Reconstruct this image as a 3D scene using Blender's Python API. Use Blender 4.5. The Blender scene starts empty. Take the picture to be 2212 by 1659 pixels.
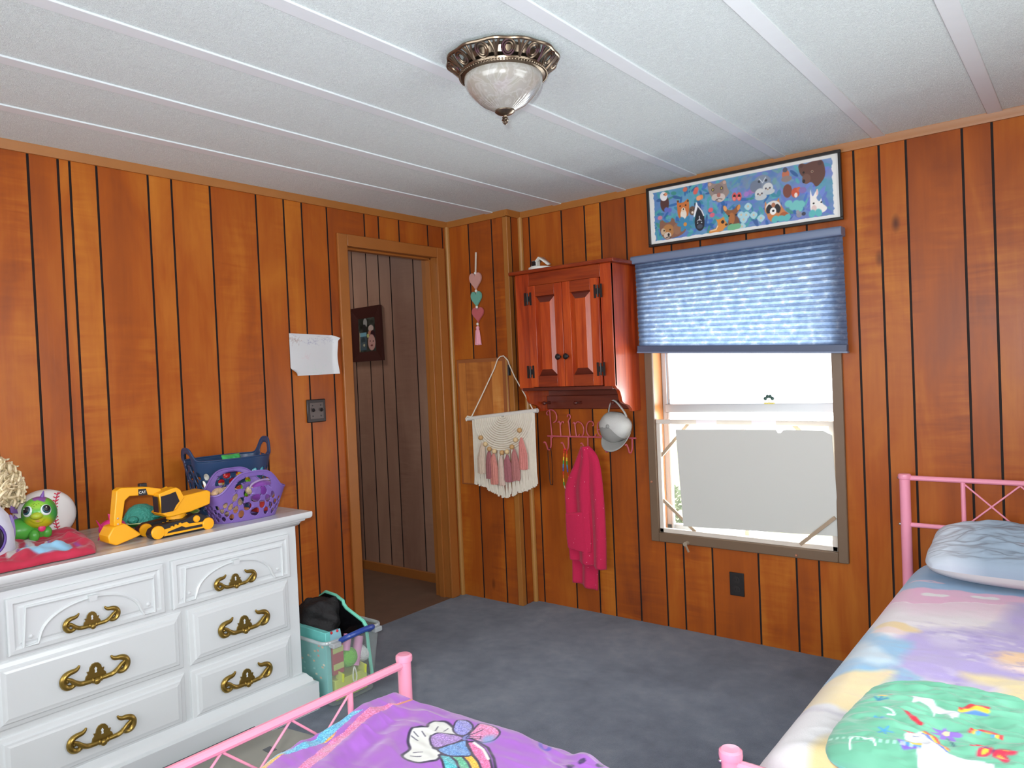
import bpy, bmesh, math, random
import numpy as np
from mathutils import Vector, Matrix
PI=math.pi; rnd=random.Random(7)
scene=bpy.context.scene; COL=scene.collection
H=2.2727; BD=.1224; BW=.468          # ceiling height, boxed-out corner depth and width
# ------------------------------------------------------------------ colour / materials
def lin1(c):
    c=c/255.0; return c/12.92 if c<=.04045 else ((c+.055)/1.055)**2.4
def S(r,g,b): return (lin1(r),lin1(g),lin1(b),1)
def linarr(a):
    a=np.clip(np.asarray(a,float)/255.0,0,1); return np.where(a<=.04045,a/12.92,((a+.055)/1.055)**2.4)
def newmat(name):
    m=bpy.data.materials.new(name); m.use_nodes=True; nt=m.node_tree
    for n in list(nt.nodes): nt.nodes.remove(n)
    out=nt.nodes.new('ShaderNodeOutputMaterial'); return m,nt,out
class NT:
    def __init__(s,nt): s.nt=nt
    def n(s,t,**k):
        nd=s.nt.nodes.new(t)
        for a,v in k.items(): setattr(nd,a,v)
        return nd
    def l(s,a,b): s.nt.links.new(a,b)
    def math(s,op,a,b=None,c=None):
        nd=s.n('ShaderNodeMath',operation=op)
        for i,x in enumerate((a,b,c)):
            if x is None: continue
            if isinstance(x,(int,float)): nd.inputs[i].default_value=x
            else: s.l(x,nd.inputs[i])
        return nd.outputs[0]
    def map(s,vec,scale,off=None):
        nd=s.n('ShaderNodeVectorMath',operation='MULTIPLY'); s.l(vec,nd.inputs[0]); nd.inputs[1].default_value=scale
        r=nd.outputs[0]
        if off is not None:
            ad=s.n('ShaderNodeVectorMath',operation='ADD'); s.l(r,ad.inputs[0]); s.l(off,ad.inputs[1]); r=ad.outputs[0]
        return r
    def noise(s,vec,scale=1,detail=3,rough=.55,dist=0):
        nd=s.n('ShaderNodeTexNoise'); nd.inputs['Scale'].default_value=scale; nd.inputs['Detail'].default_value=detail
        nd.inputs['Roughness'].default_value=rough; nd.inputs['Distortion'].default_value=dist
        if vec is not None: s.l(vec,nd.inputs['Vector'])
        return nd.outputs['Fac']
    def ramp(s,fac,stops):
        nd=s.n('ShaderNodeValToRGB'); e=nd.color_ramp.elements
        while len(e)<len(stops): e.new(.5)
        for i,(p,c) in enumerate(stops): e[i].position=p; e[i].color=c
        s.l(fac,nd.inputs[0]); return nd.outputs[0]
    def mix(s,fac,a,b,mode='MIX'):
        nd=s.n('ShaderNodeMix',data_type='RGBA',blend_type=mode)
        for i,x in ((0,fac),(6,a),(7,b)):
            if isinstance(x,(int,float)): nd.inputs[i].default_value=x
            elif isinstance(x,tuple): nd.inputs[i].default_value=x
            else: s.l(x,nd.inputs[i])
        return nd.outputs[2]
    def bump(s,h,strength,dist=.01):
        nd=s.n('ShaderNodeBump'); nd.inputs['Strength'].default_value=strength; nd.inputs['Distance'].default_value=dist
        s.l(h,nd.inputs['Height']); return nd.outputs[0]
    def bsdf(s,out,**k):
        b=s.n('ShaderNodeBsdfPrincipled'); s.l(b.outputs[0],out.inputs[0])
        for kk,v in k.items():
            i=b.inputs[kk]
            if isinstance(v,(int,float,tuple)): i.default_value=v
            else: s.l(v,i)
        return b
def M(name,col,rough=.5,metal=0,spec=.5,var=0,vs=20,bump=0,bs=80,coat=0,sheen=0,attr=False,trans=0,emit=0):
    m,nt,out=newmat(name); t=NT(nt)
    kw={'Roughness':rough,'Metallic':metal,'Specular IOR Level':spec,'Coat Weight':coat,'Sheen Weight':sheen}
    tc=t.n('ShaderNodeTexCoord').outputs['Object']
    if attr:
        a=t.n('ShaderNodeAttribute',attribute_name='Col'); c=a.outputs['Color']
    else:
        r=t.n('ShaderNodeRGB'); r.outputs[0].default_value=col; c=r.outputs[0]
    if var:
        f=t.noise(tc,vs,4); f=t.math('MULTIPLY_ADD',f,2*var,1-var)
        g=t.n('ShaderNodeCombineColor'); 
        for i in range(3): t.l(f,g.inputs[i])
        c=t.mix(1.0,c,g.outputs[0],'MULTIPLY')
    kw['Base Color']=c
    if bump: kw['Normal']=t.bump(t.noise(tc,bs,3),bump)
    if trans: kw['Transmission Weight']=trans
    t.bsdf(out,**kw); return m
def wood_wall(name,stops,tone=.47,rough=.36,amp=.8):
    m,nt,out=newmat(name); t=NT(nt)
    tc=t.n('ShaderNodeTexCoord').outputs['Object']
    a=t.n('ShaderNodeAttribute',attribute_name='Col'); sp=t.n('ShaderNodeSeparateColor'); t.l(a.outputs['Color'],sp.inputs[0])
    cx=t.n('ShaderNodeCombineXYZ'); s50=t.math('MULTIPLY',sp.outputs[1],40.0)
    for i in range(3): t.l(s50,cx.inputs[i])
    off=cx.outputs[0]
    n1=t.noise(t.map(tc,(5.5,5.5,1.6),off),1,4,.55,.5)
    n2=t.noise(t.map(tc,(70,70,3.2),off),1,3)
    n3=t.noise(t.map(tc,(3.0,3.0,24),off),1,3,.5,1.2)
    n4=t.noise(t.map(tc,(3.2,3.2,1.4),off),1,2)
    n5=t.noise(t.map(tc,(1.0,1.0,.8)),1,2)
    msk=t.math('MULTIPLY',t.math('MAXIMUM',t.math('SUBTRACT',n4,.48),0),4.5)
    x=t.math('MULTIPLY_ADD',t.math('SUBTRACT',sp.outputs[0],.5),.22*amp,tone)
    x=t.math('MULTIPLY_ADD',t.math('SUBTRACT',n1,.5),.95*amp,x)
    x=t.math('MULTIPLY_ADD',t.math('SUBTRACT',n2,.5),.16*amp,x)
    x=t.math('MULTIPLY_ADD',t.math('SUBTRACT',n5,.5),.35*amp,x)
    x=t.math('MULTIPLY_ADD',t.math('MULTIPLY',t.math('SUBTRACT',n3,.45),msk),.75*amp,x)
    c=t.ramp(x,stops)
    v=t.n('ShaderNodeTexVoronoi'); v.inputs['Scale'].default_value=1; t.l(t.map(tc,(4.2,4.2,1.9),off),v.inputs['Vector'])
    k=t.math('SUBTRACT',1,t.math('MULTIPLY',v.outputs['Distance'],11)); k=t.math('MAXIMUM',k,0)
    sel=t.n('ShaderNodeSeparateColor'); t.l(v.outputs['Color'],sel.inputs[0])
    k=t.math('MULTIPLY',k,t.math('GREATER_THAN',sel.outputs[0],.62))
    c=t.mix(t.math('MINIMUM',t.math('MULTIPLY',k,1.3),.9),c,stops[0][1][:3]+(1,))
    t.bsdf(out,**{'Base Color':c,'Roughness':t.math('MULTIPLY_ADD',n1,.22,rough-.1),'Specular IOR Level':.24,
        'Normal':t.bump(n2,.06,.004)})
    return m
def pine(name,stops,axis,rough=.34):
    m,nt,out=newmat(name); t=NT(nt); tc=t.n('ShaderNodeTexCoord').outputs['Object']
    sc={'z':(1,1,.09),'x':(.09,1,1)}[axis]
    f=t.noise(t.map(tc,tuple(70*q for q in sc)),1,4,.6,.5); g=t.noise(t.map(tc,tuple(14*q for q in sc)),1,3,.5,1.0)
    x=t.math('ADD',t.math('MULTIPLY',f,.4),t.math('MULTIPLY',g,.6))
    t.bsdf(out,**{'Base Color':t.ramp(x,stops),'Roughness':rough,'Coat Weight':.25,'Coat Roughness':.15}); return m
def glassmat(name,tint=(1,1,1,1),gl=.06,diff=0,dcol=(1,1,1,1),rough=.02):
    m,nt,out=newmat(name); t=NT(nt)
    tr=t.n('ShaderNodeBsdfTransparent'); tr.inputs[0].default_value=tint
    g=t.n('ShaderNodeBsdfGlossy'); g.inputs['Roughness'].default_value=rough
    mx=t.n('ShaderNodeMixShader'); mx.inputs[0].default_value=gl; t.l(tr.outputs[0],mx.inputs[1]); t.l(g.outputs[0],mx.inputs[2]); o=mx.outputs[0]
    if diff:
        d=t.n('ShaderNodeBsdfDiffuse'); d.inputs[0].default_value=dcol
        m2=t.n('ShaderNodeMixShader'); m2.inputs[0].default_value=diff; t.l(o,m2.inputs[1]); t.l(d.outputs[0],m2.inputs[2]); o=m2.outputs[0]
    t.l(o,out.inputs[0]); return m
# ------------------------------------------------------------------ geometry
class MB:
    def __init__(s): s.v=[]; s.f=[]; s.m=[]; s.c=[]
    def add(s,vs,fs,m=0,col=None):
        o=len(s.v); s.v+= [tuple(map(float,p)) for p in vs]; s.c+=[col or (1,1,1)]*len(vs)
        for f in fs: s.f.append(tuple(o+i for i in f)); s.m.append(m)
        return s
    def quad(s,a,b,c,d,m=0,col=None): return s.add([a,b,c,d],[(0,1,2,3)],m,col)
    def box(s,x0,x1,y0,y1,z0,z1,m=0,col=None):
        v=[(x,y,z) for x in (x0,x1) for y in (y0,y1) for z in (z0,z1)]
        return s.add(v,[(0,1,3,2),(4,6,7,5),(0,4,5,1),(2,3,7,6),(0,2,6,4),(1,5,7,3)],m,col)
    def prism(s,pts,a,b,axis,m=0,col=None):
        def P(p,d): return {'x':(d,p[0],p[1]),'y':(p[0],d,p[1]),'z':(p[0],p[1],d)}[axis]
        n=len(pts); v=[P(p,a) for p in pts]+[P(p,b) for p in pts]
        return s.add(v,[tuple(range(n)),tuple(range(2*n-1,n-1,-1))]+[(i,(i+1)%n,n+(i+1)%n,n+i) for i in range(n)],m,col)
    def obox(s,p,q,w,h,up=(0,0,1),m=0,col=None):      # bar of section w x h from p to q
        p,q=Vector(p),Vector(q); d=(q-p).normalized(); r=d.cross(Vector(up)).normalized(); u=r.cross(d)
        v=[e+r*(sx*w/2)+u*(sz*h/2) for e in (p,q) for sx,sz in ((-1,-1),(1,-1),(1,1),(-1,1))]
        return s.add(v,[(0,1,2,3),(7,6,5,4)]+[(i,(i+1)%4,4+(i+1)%4,4+i) for i in range(4)],m,col)
    def tube(s,pts,r,n=8,closed=False,m=0,col=None,flat=1,cap=True):
        pts=[Vector(p) for p in pts]; N=len(pts); rr=r if hasattr(r,'__len__') else [r]*N
        vs=[]; up=None
        for i,p in enumerate(pts):
            a=pts[i-1] if (i>0 or closed) else p; b=pts[(i+1)%N] if (i<N-1 or closed) else p
            d=(b-a); d=d.normalized() if d.length>1e-9 else Vector((0,0,1))
            if up is None:
                up=Vector((1,0,0)) if abs(d.x)<.7 else Vector((0,0,1))
            x=(up-d*up.dot(d))
            if x.length<1e-6: x=d.orthogonal()
            x.normalize(); up=x; y=d.cross(x)
            for k in range(n):
                t=2*PI*k/n; vs.append(p+(x*math.cos(t)*flat+y*math.sin(t))*rr[i])
        fs=[]
        for i in range(N if closed else N-1):
            j=(i+1)%N
            for k in range(n): fs.append((i*n+k,i*n+(k+1)%n,j*n+(k+1)%n,j*n+k))
        if not closed and cap: fs+= [tuple(range(n-1,-1,-1)),tuple((N-1)*n+k for k in range(n))]
        return s.add(vs,fs,m,col)
    def lathe(s,prof,c=(0,0,0),n=32,m=0,col=None,rf=None,axis='z'):
        vs=[]; N=len(prof)
        for (r,z) in prof:
            for k in range(n):
                t=2*PI*k/n; q=r*(rf(t,r,z) if rf else 1); x,y=q*math.cos(t),q*math.sin(t)
                if axis=='z': vs.append((c[0]+x,c[1]+y,c[2]+z))
                elif axis=='x': vs.append((c[0]+z,c[1]+x,c[2]+y))
                else: vs.append((c[0]+x,c[1]+z,c[2]+y))
        fs=[(i*n+k,i*n+(k+1)%n,(i+1)*n+(k+1)%n,(i+1)*n+k) for i in range(N-1) for k in range(n)]
        if prof[0][0]>1e-6: fs.append(tuple(range(n)))
        if prof[-1][0]>1e-6: fs.append(tuple((N-1)*n+k for k in range(n)))
        return s.add(vs,fs,m,col)
    def ball(s,c,r,nu=16,nv=10,m=0,col=None,rot=None):
        if not hasattr(r,'__len__'): r=(r,r,r)
        vs=[];
        for j in range(nv+1):
            ph=PI*j/nv
            for i in range(nu):
                t=2*PI*i/nu; p=Vector((r[0]*math.sin(ph)*math.cos(t),r[1]*math.sin(ph)*math.sin(t),r[2]*math.cos(ph)))
                if rot: p=rot@p
                vs.append(p+Vector(c))
        return s.add(vs,[(j*nu+i,j*nu+(i+1)%nu,(j+1)*nu+(i+1)%nu,(j+1)*nu+i) for j in range(nv) for i in range(nu)],m,col)
    def grid(s,G,cu=False,cv=False,m=0,cols=None):
        G=np.asarray(G); a,b=G.shape[:2]; o=len(s.v)
        s.v+= [tuple(p) for p in G.reshape(-1,3).tolist()]; s.c+= ([(1,1,1)]*(a*b) if cols is None else [tuple(q) for q in np.asarray(cols).reshape(-1,3).tolist()])
        for i in range(a if cu else a-1):
            for j in range(b if cv else b-1):
                s.f.append((o+i*b+j,o+((i+1)%a)*b+j,o+((i+1)%a)*b+(j+1)%b,o+i*b+(j+1)%b)); s.m.append(m)
        return s
ORG={}
def org(p): return ORG[p.name]
def build(name,mb,mats,parent=None,smooth=35,bevel=0,seg=2,solid=0,sub=0,colattr=False,recalc=True,origin=None,kind=None):
    me=bpy.data.meshes.new(name)
    if parent is not None: O=Vector(org(parent))
    elif origin is not None: O=Vector(origin)
    elif kind=='structure': O=Vector((0,0,0))
    else:
        A=np.array(mb.v); lo,hi=A.min(0),A.max(0); O=Vector(((lo[0]+hi[0])/2,(lo[1]+hi[1])/2,lo[2]))
    me.from_pydata([(p[0]-O.x,p[1]-O.y,p[2]-O.z) for p in mb.v],[],mb.f)
    if not isinstance(mats,(list,tuple)): mats=[mats]
    for q in mats: me.materials.append(q)
    me.polygons.foreach_set('material_index',mb.m)
    if recalc:
        b=bmesh.new(); b.from_mesh(me); bmesh.ops.recalc_face_normals(b,faces=b.faces); b.to_mesh(me); b.free()
    if colattr:
        ca=me.color_attributes.new('Col','FLOAT_COLOR','POINT')
        A=np.ones((len(mb.v),4),np.float32); A[:,:3]=np.array(mb.c,np.float32); ca.data.foreach_set('color',A.ravel())
    if smooth:
        me.shade_smooth() if hasattr(me,'shade_smooth') else me.polygons.foreach_set('use_smooth',[True]*len(me.polygons))
        if smooth<179: me.set_sharp_from_angle(angle=math.radians(smooth))
    o=bpy.data.objects.new(name,me); COL.objects.link(o)
    if solid:
        q=o.modifiers.new('solid','SOLIDIFY'); q.thickness=solid; q.offset=0
    if bevel:
        q=o.modifiers.new('bevel','BEVEL'); q.width=bevel; q.segments=seg; q.limit_method='ANGLE'; q.angle_limit=math.radians(40)
    if sub:
        q=o.modifiers.new('sub','SUBSURF'); q.levels=sub; q.render_levels=sub
    if parent is not None:
        o.parent=parent; o.location=(0,0,0); ORG[o.name]=org(parent)
    else:
        o.location=O; ORG[o.name]=tuple(O)
    if kind: o['kind']=kind
    return o
def tag(o,label,cat,group=None,kind=None):
    o['label']=label; o['category']=cat
    if group: o['group']=group
    if kind: o['kind']=kind
    return o
def thing(name,label,cat,loc,group=None):
    o=bpy.data.objects.new(name,None); COL.objects.link(o); o.location=loc; o.empty_display_size=.05
    ORG[o.name]=tuple(loc); return tag(o,label,cat,group)
def B(x0,x1,y0,y1,z0,z1): return MB().box(x0,x1,y0,y1,z0,z1)
def cr(pts,closed=False,n=6):        # smooth curve through points
    P=[np.array(p,float) for p in pts]; N=len(P); out=[]
    for i in range(N if closed else N-1):
        p0=P[i-1] if (i>0 or closed) else P[i]; p1=P[i]; p2=P[(i+1)%N]; p3=P[(i+2)%N] if (i+2<N or closed) else p2
        for k in range(n):
            t=k/n; out.append(.5*(2*p1+(p2-p0)*t+(2*p0-5*p1+4*p2-p3)*t*t+(3*p1-p0-3*p2+p3)*t**3))
    if not closed: out.append(P[-1])
    return out
# value noise for numpy surfaces
def vnoise(x,y,seed=0):
    r=np.random.RandomState(seed); T=r.rand(64,64)
    xi=np.floor(x).astype(int); yi=np.floor(y).astype(int); fx=x-xi; fy=y-yi
    fx=fx*fx*(3-2*fx); fy=fy*fy*(3-2*fy); g=lambda a,b: T[a%64,b%64]
    return (g(xi,yi)*(1-fx)+g(xi+1,yi)*fx)*(1-fy)+(g(xi,yi+1)*(1-fx)+g(xi+1,yi+1)*fx)*fy
def fbm(x,y,seed=0,o=3):
    s=0;a=.5
    for i in range(o): s=s+a*vnoise(x*2**i+7*i,y*2**i+3*i,seed+i); a*=.5
    return s/(1-.5**o)
class Paint:                          # printed pattern, evaluated on the vertices of one surface
    def __init__(s,X,Y,base): s.X=np.asarray(X,float); s.Y=np.asarray(Y,float); s.C=np.empty(s.X.shape+(3,)); s.C[:]=base
    def mix(s,a,col):
        a=np.clip(a,0,1)[...,None]; s.C=s.C*(1-a)+np.asarray(col,float)*a; return s
    def ell(s,cx,cy,rx,ry,col,ang=0,soft=.12,al=1):
        c,q=math.cos(math.radians(ang)),math.sin(math.radians(ang)); dx,dy=s.X-cx,s.Y-cy
        r=np.sqrt(((dx*c+dy*q)/rx)**2+((-dx*q+dy*c)/ry)**2); return s.mix(al*np.clip((1-r)/soft+.5,0,1),col)
    def dist(s,pts,closed):
        d=np.full(s.X.shape,9e9); n=len(pts)
        for i in range(n if closed else n-1):
            ax,ay=pts[i][0],pts[i][1]; bx,by=pts[(i+1)%n][0],pts[(i+1)%n][1]; vx,vy=bx-ax,by-ay; L=vx*vx+vy*vy+1e-12
            t=np.clip(((s.X-ax)*vx+(s.Y-ay)*vy)/L,0,1); d=np.minimum(d,np.hypot(s.X-ax-t*vx,s.Y-ay-t*vy))
        return d
    def inside(s,pts):
        r=np.zeros(s.X.shape,bool); n=len(pts)
        for i in range(n):
            x1,y1=pts[i][0],pts[i][1]; x2,y2=pts[(i+1)%n][0],pts[(i+1)%n][1]
            if y1==y2: continue
            r^=((y1>s.Y)!=(y2>s.Y))&(s.X<(x2-x1)*(s.Y-y1)/(y2-y1)+x1)
        return r
    def poly(s,pts,col,soft=.004,curve=0,al=1):
        if curve: pts=cr(pts,True,curve)
        d=s.dist(pts,True); sd=np.where(s.inside(pts),d,-d); return s.mix(al*np.clip(sd/soft+.5,0,1),col)
    def line(s,pts,w,col,soft=.002,curve=0,closed=False,al=1):
        if curve: pts=cr(pts,closed,curve)
        return s.mix(al*np.clip((w/2-s.dist(pts,closed))/soft+.5,0,1),col)
    def lin(s): return linarr(s.C)
# ------------------------------------------------------------------ shared materials
WST=[(0,S(70,32,18)),(.22,S(118,56,30)),(.5,S(162,82,28)),(.75,S(188,112,38)),(1,S(212,148,72))]
m_wall=wood_wall('panelling',WST,.5,.34,.8)
m_wallt=wood_wall('access_panelling',[(0,S(90,46,24)),(.3,S(146,80,40)),(.6,S(190,120,58)),(1,S(226,172,100))],.5,.4,.9)
HST=[(0,S(66,46,38)),(.3,S(136,100,84)),(.65,S(160,124,104)),(1,S(180,144,120))]
m_hall=wood_wall('hall_panelling',HST,.56,.5,.8)
m_groove=M('groove_black',S(26,14,12),.8)
m_trim=M('trim_wood',S(162,104,46),.4,var=.12,vs=9)
m_trimlt=M('corner_trim_wood',S(172,122,62),.4,var=.1,vs=9)
m_case=M('casing_wood',S(160,98,44),.42,var=.14,vs=6)
m_brown=M('casing_brown_paint',S(112,90,70),.45,var=.06,vs=14)
m_reveal=M('reveal_wood',S(196,122,62),.4,var=.1,vs=8)
m_white=M('white_lacquer',S(214,218,219),.28,coat=.3,var=.02,vs=6)
m_brass=M('antique_brass',S(150,124,60),.33,metal=.8,var=.12,vs=30)
m_pink=M('pink_metal',S(243,158,182),.25,coat=.4)
m_black=M('black_iron',S(22,20,22),.4)
# ------------------------------------------------------------------ room shell
def pwall(name,A,z0,z1,grooves,P,holes=(),g=.009,mats=None,seed=1):
    r=random.Random(seed); mb=MB(); lo,hi=A; gs=sorted(q for q in grooves if lo+.02<q<hi-.02)
    edges=[lo]+gs+[hi]
    def zs(a,b):
        iv=[(z0,z1)]
        for (h0,h1,u0,u1) in holes:
            if b<=h0+1e-6 or a>=h1-1e-6: continue
            nx=[]
            for (p,q) in iv:
                if u0>p: nx.append((p,min(u0,q)))
                if u1<q: nx.append((max(u1,p),q))
            iv=nx
        return [w for w in iv if w[1]-w[0]>1e-4]
    for i in range(len(edges)-1):
        a=edges[i]+(g/2 if i>0 else 0); b=edges[i+1]-(g/2 if i<len(edges)-2 else 0)
        col=(r.random(),r.random(),r.random())
        cut=[a]+sorted(e for h in holes for e in h[:2] if a<e<b)+[b]
        for p,q in zip(cut,cut[1:]):
            for (u0,u1) in zs(p,q):
                n=max(1,int((u1-u0)/.5))
                mb.quad(P(p,u0,0),P(q,u0,0),P(q,u1,0),P(p,u1,0),0,col)
    for e in gs:
        for (u0,u1) in zs(e-g/2,e+g/2):
            a,b=e-g/2,e+g/2
            mb.quad(P(a,u0,-.005),P(b,u0,-.005),P(b,u1,-.005),P(a,u1,-.005),1)
            for w in (a,b): mb.quad(P(w,u0,0),P(w,u0,-.005),P(w,u1,-.005),P(w,u1,0),1)
    return build(name,mb,mats or [m_wall,m_groove],smooth=0,colattr=True,recalc=False,kind='structure')
YB=-4.7; XR=3.62
gA=[-4.62,-4.47,-4.27,-4.12,-3.9,-3.72,-3.57,-3.4,-3.2,-3.05,-2.9,-2.78,-2.63,-2.52]+[-2.377,-2.275,-2.234,-2.136,-1.934,-1.834,-1.659,-1.429,-1.278,-1.174,-1.021,-.772,-.671,-.519,-.289,-.163]
DO=(-.908,-.228,0,2.055)
pwall('wall_left',(YB,-BD),0,H,gA,lambda a,z,d:(d,a,z),[DO],seed=3)
gB=[.536,.762,.914,1.015,1.168,1.322,1.422,1.576,1.806,1.983,2.083,2.287,2.387,2.489,2.689,2.789,2.94,3.1,3.24,3.33,3.5]
WO=(1.295,2.173,.487,1.80)
pwall('wall_back',(BW,XR),0,H,gB,lambda a,z,d:(a,-d,z),[WO],seed=11)
pwall('wall_boxed_corner',(0,BW),0,H,[.175,.354],lambda a,z,d:(a,-BD-d,z),seed=23)
pwall('wall_boxed_return',(-BD,0),0,H,[-.085],lambda a,z,d:(BW+d,a,z),seed=29)
RW=(-2.25,-1.15,.85,1.95)
pwall('wall_right',(YB,0),0,H,[-4.4,-4.1,-3.8,-3.5,-3.2,-2.9,-2.6,-2.3,-2.1,-1.9,-1.7,-1.5,-1.3,-1.1,-.8,-.5,-.3],lambda a,z,d:(XR-d,a,z),[RW],seed=31)
pwall('wall_front',(-.1,XR),0,H,[.2*i for i in range(1,18)],lambda a,z,d:(a,YB+d,z),[(.45,2.95,.8,2.1)],seed=37)  # opening added behind the camera for the rear fill lamp
build('added_rear_window',MB().box(.40,.45,YB,YB+.018,.75,2.15).box(2.95,3.0,YB,YB+.018,.75,2.15).box(.45,2.95,YB,YB+.018,.75,.8).box(.45,2.95,YB,YB+.018,2.1,2.15).box(1.68,1.72,YB-.03,YB+.01,.8,2.1),m_brown,bevel=.004,kind='structure')  # made-up unseen window casing around the rear fill opening
build('window_3',MB().box(XR-.018,XR,-2.30,-2.25,.8,2.0).box(XR-.018,XR,-1.15,-1.10,.8,2.0).box(XR-.018,XR,-2.25,-1.15,.8,.85).box(XR-.018,XR,-2.25,-1.15,1.95,2.0).box(XR-.01,XR+.03,-2.25,-1.15,1.38,1.42),m_brown,bevel=.004,kind='structure')
# carpet
def carpet():
    m,nt,out=newmat('carpet'); t=NT(nt); tc=t.n('ShaderNodeTexCoord').outputs['Object']
    a=t.noise(tc,2.2,3,.6,.6); b=t.noise(tc,14,4,.6); c=t.noise(tc,330,2,.7)
    x=t.math('ADD',t.math('ADD',t.math('MULTIPLY',a,.5),t.math('MULTIPLY',b,.3)),t.math('MULTIPLY',c,.35))
    col=t.ramp(x,[(.3,S(62,70,84)),(.5,S(92,101,117)),(.62,S(110,119,134)),(.8,S(138,145,154))])
    t.bsdf(out,**{'Base Color':col,'Roughness':.95,'Specular IOR Level':.1,'Sheen Weight':.25,'Normal':t.bump(t.math('ADD',t.math('MULTIPLY',b,.6),c),.6,.008)}); return m
m_carpet=carpet()
build('floor',MB().box(0,XR+.1,YB-.05,.08,-.06,0).box(-.13,0,-.95,-.19,-.06,.0005,1),[m_carpet,M('hall_vinyl',S(112,86,70),.5,var=.3,vs=7)],smooth=0,kind='structure')
def ceilmat():
    m,nt,out=newmat('ceiling_board'); t=NT(nt); tc=t.n('ShaderNodeTexCoord').outputs['Object']
    n=t.noise(t.map(tc,(85,150,100)),1,3,.65,1.5); r=t.math('ABSOLUTE',t.math('SUBTRACT',n,.5)); r=t.math('SUBTRACT',1,t.math('MULTIPLY',r,9)); r=t.math('MAXIMUM',r,0)
    big=t.noise(tc,1.6,3)
    col=t.mix(r,S(204,217,217),S(237,249,247)); col=t.mix(t.math('MULTIPLY',big,.3),col,S(210,219,214))
    t.bsdf(out,**{'Base Color':col,'Roughness':.6,'Specular IOR Level':.3,'Normal':t.bump(r,.5,.006)}); return m
m_ceil=ceilmat()
build('ceiling',B(-.1,XR+.1,YB-.05,.1,H,H+.06),m_ceil,smooth=0,kind='structure')
m_batten=M('batten',S(216,224,226),.5,var=.03)
for i,x in enumerate([-.06,.333,.727,1.136,1.528,1.955,2.366,2.776,3.18]):
    if x>0: build('trim_%d'%(i+10),B(x,x+.052,YB,-.002 if x>BW else -BD,H-.005,H+.002),m_batten,bevel=.002,kind='structure')
def crown(n,a,b,axis,s):          # small cove under the ceiling; s = (base coordinate, direction into room)
    prof=[(0,0),(.011,0),(.014,.012),(.02,.026),(.021,.0347),(0,.0347)]
    pts=[(s[0]+s[1]*p,H-.0347+q) for p,q in prof]
    build(n,MB().prism(pts,a,b,'y' if axis=='y' else 'x'),m_trim,smooth=30,kind='structure')
crown('trim_1',YB,-BD,'y',(0,1)); crown('trim_2',0,BW+.02,'x',(-BD,-1)); crown('trim_3',-BD-.02,0,'y',(BW,1)); crown('trim_4',BW,XR,'x',(0,-1))
crown('trim_5',YB,0,'y',(XR,-1))
build('trim_6',MB().tube([(.008,-BD-.008,0),(.008,-BD-.008,H-.03)],.016,10),m_trimlt,kind='structure')
build('trim_7',MB().tube([(BW+.008,-.008,0),(BW+.008,-.008,H-.03)],.016,10),m_trimlt,kind='structure')
build('trim_8',MB().box(BW-.03,BW+.004,-BD-.006,-BD+.001,0,H-.035).box(BW-.001,BW+.005,-BD-.006,-BD+.03,0,H-.035),m_trim,bevel=.003,kind='structure')
# doorway to the hall
d1=build('door_1',MB().box(0,.016,-.968,-.905,0,2.112).box(0,.016,-.231,-.166,0,2.112).box(0,.016,-.905,-.231,2.05,2.112),m_case,bevel=.004,kind='structure')
build('door_jamb',MB().box(-.125,.004,-.93,-.908,0,2.075).box(-.125,.004,-.228,-.206,0,2.075).box(-.125,.004,-.93,-.206,2.055,2.077),m_case,d1,bevel=.002)
build('door_stop',MB().box(-.085,-.045,-.908,-.896,0,2.055).box(-.085,-.045,-.24,-.228,0,2.055).box(-.085,-.045,-.908,-.228,2.043,2.055),m_case,d1,bevel=.002)
gH=[-2.2,-2.0,-1.86,-1.6,-1.4,-1.2,-1.01,-.86,-.735,-.618,-.4,-.3]
pwall('wall_hall',(-2.4,-.12),0,2.4,gH,lambda a,z,d:(a,-.03-d,z),mats=[m_hall,m_groove],seed=41)
build('wall_hall_side',MB().quad((-2.4,-1.35,0),(-.12,-1.35,0),(-.12,-1.35,2.4),(-2.4,-1.35,2.4)).quad((-2.4,-1.35,0),(-2.4,0,0),(-2.4,0,2.4),(-2.4,-1.35,2.4)).quad((-.126,-1.35,0),(-.126,-.93,0),(-.126,-.93,2.4),(-.126,-1.35,2.4)).quad((-.126,-.2,0),(-.126,0,0),(-.126,0,2.4),(-.126,-.2,2.4)).quad((-.126,-1.35,2.08),(-.126,0,2.08),(-.126,0,2.4),(-.126,-1.35,2.4)),m_hall,smooth=0,recalc=False,kind='structure')
build('floor_hall',B(-2.4,-.1,-1.4,.05,-.06,.0),bpy.data.materials['hall_vinyl'],smooth=0,kind='structure')
build('ceiling_hall',B(-2.4,-.1,-1.35,0,2.4,2.44),m_ceil,smooth=0,kind='structure')
build('baseboard_hall',B(-2.4,-.13,-.044,-.02,-.01,.06),m_case,bevel=.003,kind='structure')
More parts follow.
